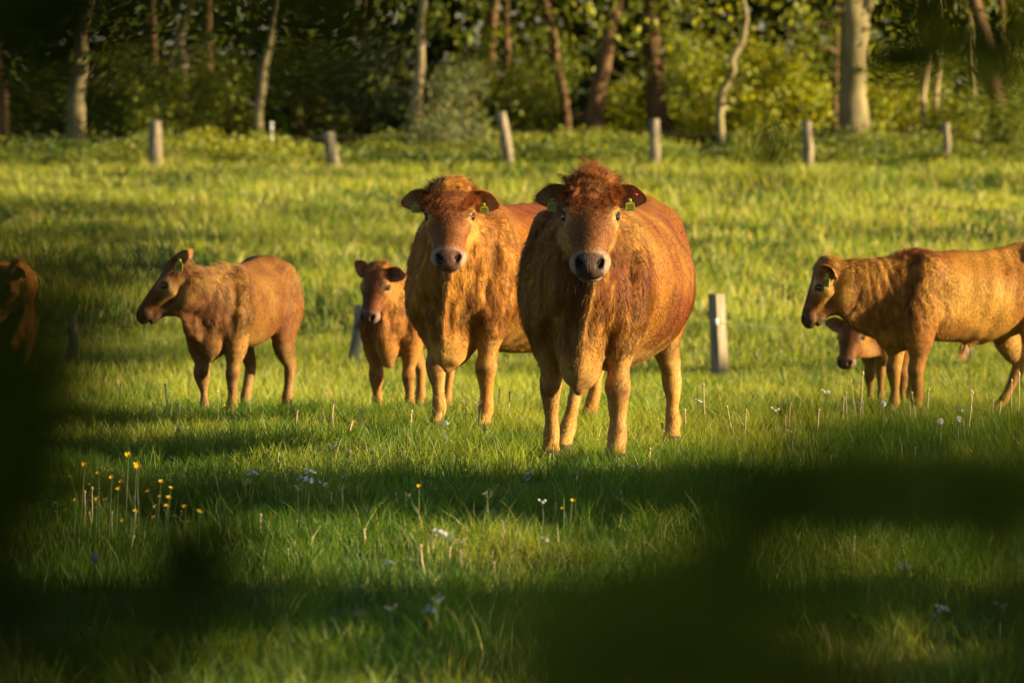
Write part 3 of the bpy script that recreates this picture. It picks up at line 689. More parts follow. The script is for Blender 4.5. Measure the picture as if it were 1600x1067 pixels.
def field_pts(n, d0, d1, margin=1.0):
    """uniform over the ground between two distances, a little wider than the view"""
    a = .0925; k = 0; X = []; Y = []
    while k < n:
        yy = rng.uniform(d0, d1, n); xx = rng.uniform(-(a * d1 + margin), a * d1 + margin, n)
        ok = np.abs(xx) < a * yy + margin; X.append(xx[ok]); Y.append(yy[ok]); k += ok.sum()
    return np.concatenate(X)[:n], np.concatenate(Y)[:n]
G1 = np.array([.070, .150, .010]); G2 = np.array([.26, .295, .030]); G3 = np.array([.42, .37, .12]); G4 = np.array([.030, .085, .010])
def gcol(x, y, dry=.05, warm=0.5):
    n = len(x); p = np.stack([x, y, 0 * x], 1)
    near = np.clip((34 - y) / 10, 0, 1) * .45  # nearer grass greener, also darkened in colour to stand for shade
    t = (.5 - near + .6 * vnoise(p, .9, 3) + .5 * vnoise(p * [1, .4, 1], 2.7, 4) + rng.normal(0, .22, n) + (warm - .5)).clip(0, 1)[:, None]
    c = G1 * (1 - t) + G2 * t
    c = c * (1 - .35 * (vnoise(p, 1.7, 9) > .25)[:, None] * 1.0) + G4 * .35 * (vnoise(p, 1.7, 9) > .25)[:, None]
    dr = (rng.random(n) < dry + .45 * np.clip(vnoise(p * [1, .5, 1], .8, 19) - .35, 0, .5))[:, None]; c = np.where(dr, G3, c)
    return c * rng.uniform(.7, 1.3, (n, 1))
def grass():
    # sharp zone round the herd and towards the camera
    x, y = field_pts(300000, 16.5, 41, .6); p = np.stack([x, y, 0 * x], 1)
    c1 = vnoise(p, 1.1, 11); c2 = vnoise(p, 3.6, 12); keep = rng.random(len(x)) < (.62 + .3 * c1 + .35 * c2); x, y, c1, c2 = x[keep], y[keep], c1[keep], c2[keep]
    h = (.062 + .035 * c1 + .075 * np.maximum(c2, 0)) * rng.uniform(.5, 1.6, len(x)); h = h.clip(.03, .27)
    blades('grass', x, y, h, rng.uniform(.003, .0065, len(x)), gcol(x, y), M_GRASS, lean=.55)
    # dense tall tufts here and there
    n = 900; tx, ty = field_pts(n, 18, 40, .4); m = 60
    x = np.repeat(tx, m) + rng.normal(0, .06, n * m); y = np.repeat(ty, m) + rng.normal(0, .06, n * m)
    h = np.repeat(rng.uniform(.11, .20, n), m) * rng.uniform(.5, 1.3, n * m)
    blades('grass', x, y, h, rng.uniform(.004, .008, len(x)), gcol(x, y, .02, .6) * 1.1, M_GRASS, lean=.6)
    # uncropped tufts round the animals' feet
    tx = []; ty = []
    for px, d, wd, dp in ((916, 30.8, .6, 1.9), (726, 34.2, .5, 1.5), (345, 36.7, .4, .8), (1436, 37.2, .9, .6)):
        c = at(px, d); m_ = int(90 * wd * dp) + 40; tx.append(c.x + rng.uniform(-wd, wd + .4, m_)); ty.append(d + rng.uniform(-.45, dp, m_))
    tx = np.concatenate(tx); ty = np.concatenate(ty); n = len(tx); m = 45
    x = np.repeat(tx, m) + rng.normal(0, .05, n * m); y = np.repeat(ty, m) + rng.normal(0, .05, n * m)
    h = np.repeat(rng.uniform(.09, .16, n), m) * rng.uniform(.4, 1.2, n * m)
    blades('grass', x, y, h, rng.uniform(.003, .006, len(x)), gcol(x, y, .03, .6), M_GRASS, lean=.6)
    # dip and far slope
    x, y = field_pts(110000, 41, 62, 2.5); p = np.stack([x, y, 0 * x], 1); c1 = vnoise(p, .8, 13); c2 = vnoise(p, 2.4, 14)
    h = ((.10 + .05 * c1 + .07 * np.maximum(c2, 0)) * rng.uniform(.5, 1.6, len(x))).clip(.03, .35)
    blades('grass', x, y, h, rng.uniform(.007, .014, len(x)), gcol(x, y, .12, .75) * 1.15, M_GRASS, lean=.5)
    x, y = field_pts(190000, 62, 109, 5); p = np.stack([x, y, 0 * x], 1); c1 = vnoise(p, .45, 15); c2 = vnoise(p, 1.4, 16)
    keep = rng.random(len(x)) < (.7 + .5 * c2); x, y, c1, c2 = x[keep], y[keep], c1[keep], c2[keep]
    h = ((.13 + .07 * c1 + .12 * np.maximum(c2, 0)) * rng.uniform(.5, 1.6, len(x))).clip(.04, .5)
    blades('grass', x, y, h, rng.uniform(.012, .026, len(x)), gcol(x, y, .2, .8) * 1.3, M_GRASS, lean=.5)
grass()

# ------------------------------------------------------------------ leaves, shrubs, trees
def leaf_mesh(name, C, size, col, mat, parent, r=rng, droop=.3, aspect=.55, kind=None):
    """one bent leaf (two quads folded on the midrib) at every centre"""
    n = len(C); size = np.broadcast_to(size, (n,))
    a = unit(r.normal(0, 1, (n, 3)) + np.array([0, 0, -droop])); b = unit(np.cross(a, r.normal(0, 1, (n, 3)))); nn_ = np.cross(a, b)
    s = size[:, None]; hw = s * aspect * .5
    P = [C - a * s * .5, C - a * s * .08 + b * hw + nn_ * hw * .35, C + a * s * .5, C - a * s * .08 - b * hw + nn_ * hw * .35, C]
    V = np.stack(P, 1).reshape(-1, 3); i = (np.arange(n) * 5)[:, None]
    Fs = np.concatenate([i + np.array([0, 1, 4]), i + np.array([1, 2, 4]), i + np.array([2, 3, 4]), i + np.array([3, 0, 4])])
    cc = np.repeat(col, 5, 0)
    o = mesh_obj(name, V, Fs, mat, parent, smooth=False, col=cc)
    if kind: o['kind'] = kind
    return o
def tube(paths, sides=8, wob=0.0, seed=0):
    """paths: list of [(point, radius), ...] -> V, F"""
    V = []; F_ = []; r = np.random.default_rng(seed)
    for path in paths:
        P = np.array([p for p, _ in path], float); Rr = [q for _, q in path]; b0 = len(V)
        for i in range(len(P)):
            t = P[min(i + 1, len(P) - 1)] - P[max(i - 1, 0)]; t /= np.linalg.norm(t) + 1e-9
            a = np.cross(t, [0.31, .95, .1]); a /= np.linalg.norm(a); b = np.cross(t, a)
            for j in range(sides):
                th = 2 * math.pi * j / sides; rr = Rr[i] * (1 + wob * r.normal())
                V.append(P[i] + a * rr * math.cos(th) + b * rr * math.sin(th))
        for i in range(len(P) - 1):
            for j in range(sides): F_.append([b0 + i * sides + j, b0 + i * sides + (j + 1) % sides, b0 + (i + 1) * sides + (j + 1) % sides, b0 + (i + 1) * sides + j])
        F_.append([b0 + j for j in range(sides)][::-1]); F_.append([b0 + (len(P) - 1) * sides + j for j in range(sides)])
    return np.array(V), F_
def clumpy(n, cen, rad, r, nb=14, squash=.8):
    """points gathered in leaf clumps spread through an ellipsoid"""
    cen = np.array(cen, float); rad = np.array(rad, float)
    d = unit(r.normal(0, 1, (nb, 3))) * (r.random((nb, 1)) ** .45) * rad
    k = r.integers(0, nb, n); sp = (r.uniform(.22, .42, nb)[k])[:, None]
    return cen + d[k] + r.normal(0, 1, (n, 3)) * rad * sp * np.array([1, 1, squash]) * .75

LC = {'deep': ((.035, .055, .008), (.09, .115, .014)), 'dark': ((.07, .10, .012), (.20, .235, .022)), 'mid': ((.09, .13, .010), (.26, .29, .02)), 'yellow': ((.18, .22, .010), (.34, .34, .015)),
      'grey': ((.07, .095, .035), (.19, .21, .085)), 'brown': ((.07, .045, .02), (.13, .08, .03))}  # leaf hues; dark, deep and yellow also carry the wood's shade and sunlight
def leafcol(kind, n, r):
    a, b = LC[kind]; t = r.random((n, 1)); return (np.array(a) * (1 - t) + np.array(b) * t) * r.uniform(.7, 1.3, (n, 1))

def shrub(name, label, cat, px, d, wpx, top_py, kind, n=2600, leaf=.10, depth=1.4, seed=0, mat=None, group=None, bottom=None):
    r = np.random.default_rng(500 + seed); base = at(px, d); s = FPX / d
    top = at(px, d, top_py).z; hgt = max(top - base.z, .2); rx = wpx / s / 2
    root = empty(name, base); tag(root, label, cat, group)
    P = clumpy(n, (0, 0, hgt * .52), (rx, depth * .5, hgt * .52), r, nb=22); P = P[(P[:, 2] > .02)]
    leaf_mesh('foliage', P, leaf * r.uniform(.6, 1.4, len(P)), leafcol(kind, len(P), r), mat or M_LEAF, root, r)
    st = []
    for i in range(7):
        e = np.array([r.uniform(-rx, rx) * .8, r.uniform(-.4, .4) * depth, hgt * r.uniform(.6, .95)])
        st.append([(np.array([r.uniform(-.15, .15), r.uniform(-.15, .15), -.1]), .022), (e * .45 + r.normal(0, .05, 3), .014), (e, .005)])
    V, F_ = tube(st, 5); mesh_obj('stem', V, F_, M_BARK['brown'], root)
    return root

def tree(label, path, d, bark, name='tree', crown=None, ckind='mid', seed=0, n=800, leaf=.16, zc=5.4, rx=2.6, height=10, forks=(), group='trees along the wood edge'):
    """path: [(px, py, width_px)] from base upward; continued above the frame to a real tree"""
    r = np.random.default_rng(900 + seed); s = FPX / d
    px0, py0, w0 = path[0]; base = at(px0, d); root = empty(name, base); tag(root, label, 'tree', group)
    pts = [(np.array([0, 0, -.3]), w0 / s / 2 * 1.25), (np.array([0, 0, .04]), w0 / s / 2 * 1.12)]
    for px, py, wd in path[1:]:
        q = at(px, d, py) - base; pts.append((np.array([q.x, r.normal(0, .05), q.z]), wd / s / 2))
    dirv = pts[-1][0] - pts[-2][0]; dirv = dirv / np.linalg.norm(dirv); dirv = dirv * .5 + np.array([0, 0, .6]); p = pts[-1][0]; rad = pts[-1][1]
    while p[2] < height * .85:
        p = p + dirv * .9 + r.normal(0, .09, 3); rad *= .86; pts.append((p, rad))
    # thicken the sampling
    fine = []
    for (a, ra), (b, rb) in zip(pts[:-1], pts[1:]):
        for t in np.linspace(0, 1, 4)[:-1]: fine.append((a * (1 - t) + b * t + (r.normal(0, .008, 3) if t > 0 else 0), ra * (1 - t) + rb * t))
    fine.append(pts[-1]); paths = [fine]
    for fk in forks:
        fp = []
        for px, py, wd in fk:
            q = at(px, d, py) - base; fp.append((np.array([q.x, .0, q.z]), wd / s / 2))
        paths.append(fp)
    ends = []
    for i in range(7):
        j = r.integers(len(fine) // 2, len(fine)); a, ra = fine[j]; ang = r.uniform(0, 2 * np.pi); Ln = r.uniform(1, 2.2)
        if a[2] < 2.6: continue
        e = a + np.array([math.cos(ang) * Ln, math.sin(ang) * Ln, r.uniform(.1, 1.2)]); m = (a + e) / 2 + r.normal(0, .12, 3)
        paths.append([(a, ra * .5), (m, ra * .35), (e, ra * .12)]); ends.append(e)
    tw = []
    for i in range(5):     # low twigs with a few leaves
        j = r.integers(2, max(3, len(fine) // 2)); a, ra = fine[j]; ang = r.uniform(0, 2 * np.pi); Ln = r.uniform(.3, .9)
        e = a + np.array([math.cos(ang) * Ln, math.sin(ang) * Ln * .6, r.uniform(.05, .5)]); paths.append([(a, .018), ((a + e) / 2 + r.normal(0, .05, 3), .012), (e, .005)]); tw.append(e + r.normal(0, .13, (18, 3)))
    V, F_ = tube(paths, 12, .05, seed); mesh_obj('trunk', V, F_, M_BARK[bark], root)
    cx = pts[-1][0] * .6
    P = clumpy(n, (cx[0], cx[1], zc), (rx, rx * .9, height - zc), r, nb=30, squash=.7)
    P = np.vstack([P] + [np.array(e) + r.normal(0, .35, (120, 3)) for e in ends]); P = P[P[:, 2] > (crown or 2.3) + .25 * r.normal(0, 1, len(P))]; P = np.vstack([P] + tw)
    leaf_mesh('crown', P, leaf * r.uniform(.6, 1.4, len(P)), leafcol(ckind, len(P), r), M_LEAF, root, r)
    return root

def wood_edge():
    T = tree
    T('grey leaning trunk with a knot at the dark end of the wood', [(122, 222, 30), (118, 150, 26), (126, 85, 24), (124, 50, 22), (137, 0, 20)], 108, 'grey', ckind='dark', seed=1)
    T('pale twin stemmed tree wrapped in bright green leaves', [(283, 215, 16), (284, 150, 16), (286, 95, 18), (278, 60, 18), (300, 0, 14)], 111, 'pale', ckind='mid', seed=2, forks=([(263, 215, 14), (262, 150, 12), (268, 95, 11), (276, 62, 9)],))
    T('thin brown curved tree behind the white marker post', [(403, 228, 16), (404, 170, 14), (412, 110, 14), (428, 40, 10), (434, 0, 9)], 107, 'grey', ckind='dark', seed=3)
    T('straight pale trunk rising from the grey green bush', [(650, 210, 20), (652, 160, 18), (657, 100, 15), (656, 40, 14), (660, 0, 14)], 108, 'pale', ckind='dark', seed=4)
    T('thin dark tree behind the crooked fence post', [(797, 215, 12), (796, 150, 12), (792, 80, 12), (790, 0, 12)], 113, 'brown', ckind='dark', seed=5)
    T('slender brown tree bending beside the leaning trunk', [(888, 205, 18), (882, 160, 15), (872, 110, 13), (864, 50, 13), (850, 0, 12)], 112, 'brown', ckind='yellow', seed=6, crown=1.75, n=1700)
    T('thick brown trunk leaning to one side behind the curly cow', [(924, 205, 30), (934, 140, 26), (945, 90, 25), (955, 35, 22), (966, 0, 20)], 110, 'brown', ckind='yellow', seed=7, crown=1.8, n=1700)
    T('tall straight dark brown pine trunk', [(1028, 200, 34), (1024, 130, 27), (1018, 60, 28), (1014, 0, 30)], 111, 'brown', name='pine_tree', ckind='dark', seed=8)
    T('thin crooked tree winding up in front of the yellow shrubs', [(1130, 228, 14), (1124, 180, 13), (1130, 140, 12), (1146, 110, 12), (1142, 95, 13), (1158, 70, 11), (1166, 30, 9), (1160, 0, 8)], 106, 'grey', ckind='yellow', seed=9, crown=1.8, n=1300)
    T('thin reddish sapling close to the thickest trunk', [(1306, 210, 8), (1304, 160, 7), (1306, 100, 6), (1308, 40, 5)], 110, 'brown', ckind='mid', seed=10, n=500, rx=1.2)
    T('thickest grey trunk in the wood with a forked top', [(1334, 212, 50), (1332, 150, 42), (1334, 90, 42), (1336, 40, 46), (1330, 8, 40)], 108, 'grey', ckind='yellow', seed=11, n=1500, crown=2.0,
      forks=([(1340, 45, 24), (1356, 10, 20), (1366, -30, 18)], [(1330, 16, 12), (1312, 8, 9), (1306, 2, 7)]))
    T('thin pale stem with a kink next to the forked trunk', [(1446, 225, 10), (1442, 190, 9), (1444, 140, 9), (1450, 80, 8), (1452, 0, 7)], 109, 'pale', ckind='mid', seed=12, n=900, rx=1.6)
    T('short straight pale stem beside the kinked one', [(1459, 212, 11), (1461, 160, 11), (1466, 110, 10), (1470, 50, 6)], 110, 'pale', ckind='mid', seed=13, n=700, rx=1.4)
    T('upright thin trunk crossed by the leaning brown tree', [(1523, 215, 11), (1522, 150, 10), (1518, 80, 9), (1514, 0, 8)], 111, 'grey', ckind='dark', seed=14, n=1200)
    T('brown tree leaning strongly at the bright end of the wood', [(1574, 222, 22), (1560, 165, 26), (1548, 110, 30), (1538, 60, 26), (1522, 0, 22)], 108, 'brown', ckind='dark', seed=15)
    T('dark trunk at the very edge of the wood', [(2, 225, 20), (4, 150, 18), (-6, 60, 16), (-10, 0, 16)], 108, 'brown', ckind='dark', seed=16)
    # shrubs of the wood edge: px, distance, width, top row, kind, leaves, leaf size, words
    B = [
        (40, 114, 190, 90, 'dark', 3000, .09, 'very dark bush filling the corner of the wood', 'bush'),
        (175, 113, 120, 60, 'dark', 2500, .09, 'dark bush with sprays of leaves beside the knotted trunk', 'bush'),
        (230, 110, 110, 45, 'mid', 2600, .11, 'bright green young bush beside the twin pale stems', 'bush'),
        (325, 111, 110, 70, 'mid', 2600, .10, 'green bush under the twin stemmed tree', 'bush'),
        (370, 114, 120, 90, 'dark', 2500, .09, 'dull bush between the twin stems and the thin curved tree', 'bush'),
        (480, 113, 150, 60, 'dark', 3600, .085, 'dark holly bush behind the white marker post', 'holly bush'),
        (570, 112, 150, 50, 'grey', 4200, .085, 'large holly bush with shiny grey green leaves', 'holly bush'),
        (705, 107, 110, 105, 'grey', 3600, .085, 'grey green bush beside the straight pale trunk', 'bush'),
        (690, 104.5, 130, 185, 'grey', 2200, .08, 'low grey bush spilling towards the pasture', 'bush'),
        (745, 111, 90, 80, 'mid', 2200, .10, 'green hazel bush above the crooked fence post', 'bush'),
        (810, 111, 110, 85, 'mid', 3000, .10, 'bright green bush next to the thin dark tree', 'bush'),
        (850, 114, 110, 60, 'dark', 2500, .10, 'dark bush behind the slender bending tree', 'bush'),
        (985, 113, 90, 120, 'yellow', 2200, .09, 'green bush between the leaning trunk and the pine', 'bush'),
        (1080, 115, 120, 40, 'mid', 2600, .11, 'shaded bush just beyond the pine trunk', 'bush'),
        (1110, 113, 130, 90, 'yellow', 2600, .11, 'low yellow green bush beside the crooked thin tree', 'bush'),
        (1195, 110, 150, 70, 'yellow', 4200, .12, 'large sunlit yellow green bush', 'bush'),
        (1255, 111, 120, 125, 'yellow', 2600, .11, 'yellow green bush beside the thickest trunk', 'bush'),
        (1270, 116, 130, 20, 'mid', 2600, .11, 'dark bush looming behind the yellow bushes', 'bush'),
        (1395, 112, 120, 110, 'yellow', 3000, .10, 'green bush on the shaded flank of the forked trunk', 'bush'),
        (1420, 115, 150, 40, 'mid', 3000, .10, 'dark bush beyond the thin pale stems', 'bush'),
        (1500, 109, 110, 150, 'mid', 2400, .09, 'green bush at the foot of the thin crossed trunk', 'bush'),
        (1560, 113, 160, 30, 'dark', 3600, .10, 'dark bush behind the strongly leaning tree', 'bush'),
        (1600, 106, 110, 140, 'dark', 2600, .085, 'dark bush at the bright edge of the picture', 'bush'),
    ]
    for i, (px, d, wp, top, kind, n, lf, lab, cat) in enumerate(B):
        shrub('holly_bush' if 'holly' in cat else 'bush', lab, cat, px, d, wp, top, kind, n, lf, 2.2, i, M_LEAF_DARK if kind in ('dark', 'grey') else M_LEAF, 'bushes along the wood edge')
    # herbs and brambles on the bank under the fence
    r = np.random.default_rng(77); n = 60000
    x = r.uniform(-13, 13, n); y = r.uniform(100.6, 106.5, n); cl = vnoise(np.stack([x, y, 0 * x], 1), .9, 31)
    hh = (.26 + .20 * cl + .18 * vnoise(np.stack([x, y, 0 * x], 1), 2.2, 32)).clip(.05, 1.1) * np.clip((y - 100.4) / 1.2, .25, 1)
    z = gz(x, y) + hh * r.random(n) ** .6
    t = np.clip(.62 + .5 * vnoise(np.stack([x, y, 0 * x], 1), .5, 33) + .3 * cl + .2 * r.normal(0, 1, n), 0, 1)[:, None]
    c = np.array([.035, .085, .014]) * (1 - t) + np.array([.26, .28, .02]) * t
    leaf_mesh('undergrowth', np.stack([x, y, z], 1), .085 * r.uniform(.5, 1.5, n), c * r.uniform(.7, 1.3, (n, 1)), M_LEAF, None, r, kind='stuff')
    # the wood behind, one mass
    n = 150000; x = r.uniform(-24, 24, n); y = 117 + 16 * r.random(n) ** 1.2; z = gz(x, y) + r.uniform(0, 13, n) ** 1.0
    dens = vnoise(np.stack([x, y, z], 1), .55, 35); k = r.random(n) < .75 + .5 * dens; x, y, z = x[k], y[k], z[k]; n = len(x)
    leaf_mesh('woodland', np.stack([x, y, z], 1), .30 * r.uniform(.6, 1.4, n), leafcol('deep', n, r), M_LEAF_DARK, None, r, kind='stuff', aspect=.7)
    st = []
    for i in range(46):
        x0 = r.uniform(-20, 20); y0 = r.uniform(115, 124); z0 = float(gz(x0, y0)); lean = r.normal(0, .5); rr = r.uniform(.05, .16)
        st.append([(np.array([x0, y0, z0 - .2]), rr), (np.array([x0 + lean * .4, y0, z0 + 3]), rr * .9), (np.array([x0 + lean, y0, z0 + 9]), rr * .6)])
    V, F_ = tube(st, 8); mesh_obj('woodland', V, F_, M_BARK['brown'])['kind'] = 'stuff'
wood_edge()

# ------------------------------------------------------------------ fences
def post_path(base, top, wd, r, kink=0):
    b = np.array(base); t = np.array(top); m = (b + t) / 2 + np.array([kink, 0, 0])
    return [(b - (t - b) * .15, wd * .52), (b * .7 + t * .3 + np.array([kink * .7, 0, 0]), wd * .52), (m, wd * .49), (b * .25 + t * .75 + np.array([kink * .6, 0, 0]), wd * .48), (t, wd * .46), (t + np.array([0, 0, .012]), wd * .36)]
def fences():
    r = np.random.default_rng(5)
    def fence(label, specs, wires):
        d0 = specs[0][-2]; root = empty('wire_fence', at(specs[0][0], d0)); tag(root, label, 'fence'); o_ = np.array(root.location)
        for px, bpy_, tpx, tpy, wd, kink, kind, d, lab in specs:
            b = at(px, d); b = np.array([b.x, d, float(gz(b.x, d))]) - o_; t = np.array(at(tpx, d, tpy)) - o_; s = FPX / d
            if kind == 'square':
                hw = wd / s / 2; ax = np.array([math.cos(R(38)), math.sin(R(38)), 0]) * hw * .78; ay = np.array([-math.sin(R(38)), math.cos(R(38)), 0]) * hw * .78
                V = []; 
                for q, g in ((b - [0, 0, .15], 1), (b * .5 + t * .5, .99), (t - [0, 0, .01], .96), (t, .90)):
                    for a_, c_ in ((1, 1), (-1, 1), (-1, -1), (1, -1)): V.append(q + (ax * a_ + ay * c_) * g)
                F_ = [[3, 2, 1, 0], [12, 13, 14, 15]] + [[4 * l + j, 4 * l + (j + 1) % 4, 4 * l + 4 + (j + 1) % 4, 4 * l + 4 + j] for l in range(3) for j in range(4)]
                o = mesh_obj('fence_post', np.array(V), F_, M_POST, root, smooth=False)
            elif kind == 'plastic':
                V, F_ = tube([[(b - [0, 0, .1], .012), (t, .012)]] + [[(b * (1 - q) + t * q - [0, 0, .022], .034), (b * (1 - q) + t * q + [0, 0, .022], .034)] for q in (.55, .7, .85, .97)], 8)
                o = mesh_obj('fence_post', V, F_, M_PLASTIC, root)
            else:
                V, F_ = tube([post_path(b, t, wd / s, r, kink)], 14, .06, int(px)); o = mesh_obj('fence_post', V, F_, M_POST if kind == 'round' else M_POST_GREY, root)
            if lab: o['label'] = lab
            if kind != 'plastic' and wires:
                q = b * .32 + t * .68; hw = wd / s / 2 + .012
                V, F_ = tube([[(q + np.array([-hw * .2, -hw - .03, -.03]), .018), (q + np.array([-hw * .2, -hw - .03, .03]), .018)], [(q + np.array([-hw * .2, -hw - .03, 0]), .008), (q + np.array([-hw * .2, -hw * .3, 0]), .008)]], 8)
                mesh_obj('insulator', V, F_, M_PLASTIC if kind == 'square' else M_INK, root)
        for wr in wires:
            P = [(np.array(at(px, d, py)) - o_ + np.array([0, -.12, 0]), .0016 + .00001 * d) for px, py, d in wr]
            fine = []
            for (a, ra), (b, rb) in zip(P[:-1], P[1:]):
                for t in np.linspace(0, 1, 7)[:-1]: fine.append((a * (1 - t) + b * t - np.array([0, 0, .06 * 4 * t * (1 - t)]), ra))
            fine.append(P[-1]); V, F_ = tube([fine], 6); mesh_obj('wire', V, F_, M_WIRE, root)
    fence('wire fence on mixed wooden posts along the foot of the wood', [
        (242, 0, 242, 190, 21, .0, 'round', 100.0, 'thick upright round post'),
        (521, 0, 513, 207, 20, .0, 'round', 100.3, 'pale post tilted to one side'),
        (425, 0, 424, 191, 9, 0, 'plastic', 104, 'white plastic post with insulator rings'),
        (794, 0, 782, 176, 18, .03, 'round', 100.9, 'crooked bent post'),
        (1023, 0, 1022, 187, 17, .0, 'round', 100.8, 'pale straight post beside the pine trunk'),
        (1263, 0, 1260, 190, 17, .0, 'round', 100.8, 'post with a dark shaded side'),
        (1478, 0, 1478, 193, 12, .01, 'round', 101.2, 'thinnest wooden post')],
        [[(-60, 212, 100), (242, 210, 100), (513, 214, 100.3), (782, 200, 100.9), (1022, 205, 100.8), (1260, 206, 100.8), (1478, 205, 101.2), (1660, 210, 101)],
         [(-60, 238, 100), (242, 236, 100), (515, 240, 100.3), (786, 226, 100.9), (1022, 230, 100.8), (1261, 230, 100.8), (1478, 228, 101.2), (1660, 232, 101)]])
    fence('single wire fence crossing the dip behind the herd', [
        (108, 0, 110, 492, 17, .02, 'round', 55, 'weathered split post'),
        (549, 0, 566, 478, 18, .0, 'grey', 55, 'grey post leaning to one side behind the little calf'),
        (1126, 0, 1120, 459, 25, 0, 'square', 54, 'square grey post'),
        (1514, 0, 1510, 478, 13, 0, 'grey', 56, 'thin grey post seen between the legs of the golden calf')],
        [[(-100, 535, 55), (110, 529, 55), (557, 512, 55), (1122, 503, 54), (1512, 506, 56), (1700, 508, 56)]])
fences()

# ------------------------------------------------------------------ flowers, stalks
def whereabouts(px, py):
    a = 'below the profile calf' if px < 420 else 'below the little calf' if px < 640 else 'in front of the tagged cow' if px < 800 else 'in front of the broad cow' if px < 1060 else 'below the square post' if px < 1230 else 'below the golden calf'
    b = 'sunny strip' if py < 690 else 'shaded strip' if py < 785 else 'sunny patch' if py < 880 else 'dark near grass'
    return b + ' ' + a
def flowers():
    r = np.random.default_rng(21)
    def small(name, label, cat, group, p, parts):
        root = empty(name, p); tag(root, label, cat, group)
        for nm, V, F_, mt in parts: mesh_obj(nm, V, F_, mt, root)
        return root
    def copy_tree(o, loc, rz, sc):
        c = o.copy(); COL.objects.link(c); c.location = loc; c.rotation_euler = (r.normal(0, .05), r.normal(0, .05), rz); c.scale = (sc,) * 3
        for ch in o.children:
            k = ch.copy(); COL.objects.link(k); k.parent = c
        return c
    def cup(c, nrm, rad, npet=5, lift=.5):
        V = []; F_ = []
        nrm = np.array(nrm, float); nrm /= np.linalg.norm(nrm); a = np.cross(nrm, [0.3, .9, .2]); a /= np.linalg.norm(a); b = np.cross(nrm, a)
        for k in range(npet):
            t0 = 2 * math.pi * k / npet; i = len(V)
            for dt, rr, hh in ((0, .12, 0), (-.5, .75, lift * .6), (-.25, 1.0, lift), (.25, 1.0, lift), (.5, .75, lift * .6)):
                t = t0 + dt; V.append(c + (a * math.cos(t) + b * math.sin(t)) * rad * rr + nrm * rad * hh)
            F_.append([i, i + 1, i + 2, i + 3, i + 4])
        return V, F_
    def join(L_):
        V = []; F_ = []
        for v, f in L_:
            b = len(V); V += list(v); F_ += [[b + i for i in ff] for ff in f]
        return np.array(V), F_
    # buttercup
    def buttercup(p, h):
        top = np.array([.02, 0, h]); sV, sF = tube([[(np.zeros(3), .0022), (np.array([.012, .004, h * .5]), .0018), (top, .0014)], [(np.array([.012, .004, h * .5]), .0015), (np.array([-.03, .01, h * .86]), .001)]], 5)
        f1 = join([cup(top, (.1, -.5, 0.8), .0115)]); f2 = join([cup(np.array([-.03, .01, h * .86]), (-.3, -.3, .9), .011)])
        return small('buttercup', 'yellow buttercup on a thin stem among the grass', 'flower', 'buttercups among the grass', p, [('stem', sV, sF, M_STEM), ('blossom', f1[0], f1[1], M_YELLOW), ('blossom', f2[0], f2[1], M_YELLOW)])
    spots = [(190, 712, 24.5), (215, 728, 24.5), (152, 740, 25), (205, 726, 25.2), (240, 752, 25), (258, 762, 25), (247, 775, 24), (198, 798, 23.3), (178, 765, 24.4), (283, 790, 23.5), (305, 800, 23.3), (312, 798, 23.6), (146, 780, 24), (110, 782, 23.8), (118, 725, 24.6), (256, 790, 23.4), (166, 747, 24.6),
             (338, 612, 33.5), (366, 632, 33), (350, 634, 33.3), (634, 655, 31), (652, 760, 25), (976, 733, 29.5), (966, 737, 29.3), (1028, 702, 30.6), (690, 612, 34), (884, 665, 31.2), (1376, 985, 20.2), (134, 998, 20.2), (300, 850, 22), (742, 858, 22), (792, 862, 22.2), (886, 782, 24.6), (1448, 712, 30), (1540, 640, 34), (1428, 718, 29), (1040, 604, 34.5), (1496, 728, 28.5)]
    b0 = None
    for i_, (px, py, d) in enumerate(spots):
        q = at(px, d, py); g = float(gz(q.x, d)); h = max(q.z - g, .12)
        p = Vector((q.x, d, g))
        if b0 is None: b0 = buttercup(p, .30); b0.scale = (1, 1, 1); b0_h = .30; b0.location = p; b0.scale = (h / .30,) * 3 if h < .5 else (1.6,) * 3
        else:
            c = copy_tree(b0, p, r.uniform(-.6, .6), min(h / .30, 1.35)); c['label'] = ('thin stemmed buttercup in the dense yellow cluster, ' if i_ < 17 else 'lone yellow buttercup in the ') + whereabouts(px, py)
    b0['label'] = 'thin stemmed buttercup in the dense yellow cluster, ' + whereabouts(190, 712)
    # cuckooflower / daisies: small white heads
    def white(p):
        h = .2; L_ = []
        stems = [[(np.zeros(3), .002), (np.array([.005, .0, h]), .0014)]]
        for k in range(5):
            e = np.array([.02 * math.cos(k * 1.3), .02 * math.sin(k * 1.3), h + .008 * (k % 3)]); stems.append([(np.array([.004, 0, h * .86]), .001), (e, .0008)]); L_.append(cup(e, (.3 * math.cos(k), -.5, .8), .009, 4, .15))
        sV, sF = tube(stems, 4); pV, pF = join(L_)
        return small('cuckooflower', 'pale cluster of small white flowers in the grass', 'flower', 'pale flowers in the grass', p, [('stem', sV, sF, M_STEM), ('petals', pV, pF, M_WHITE)])
    w0 = None
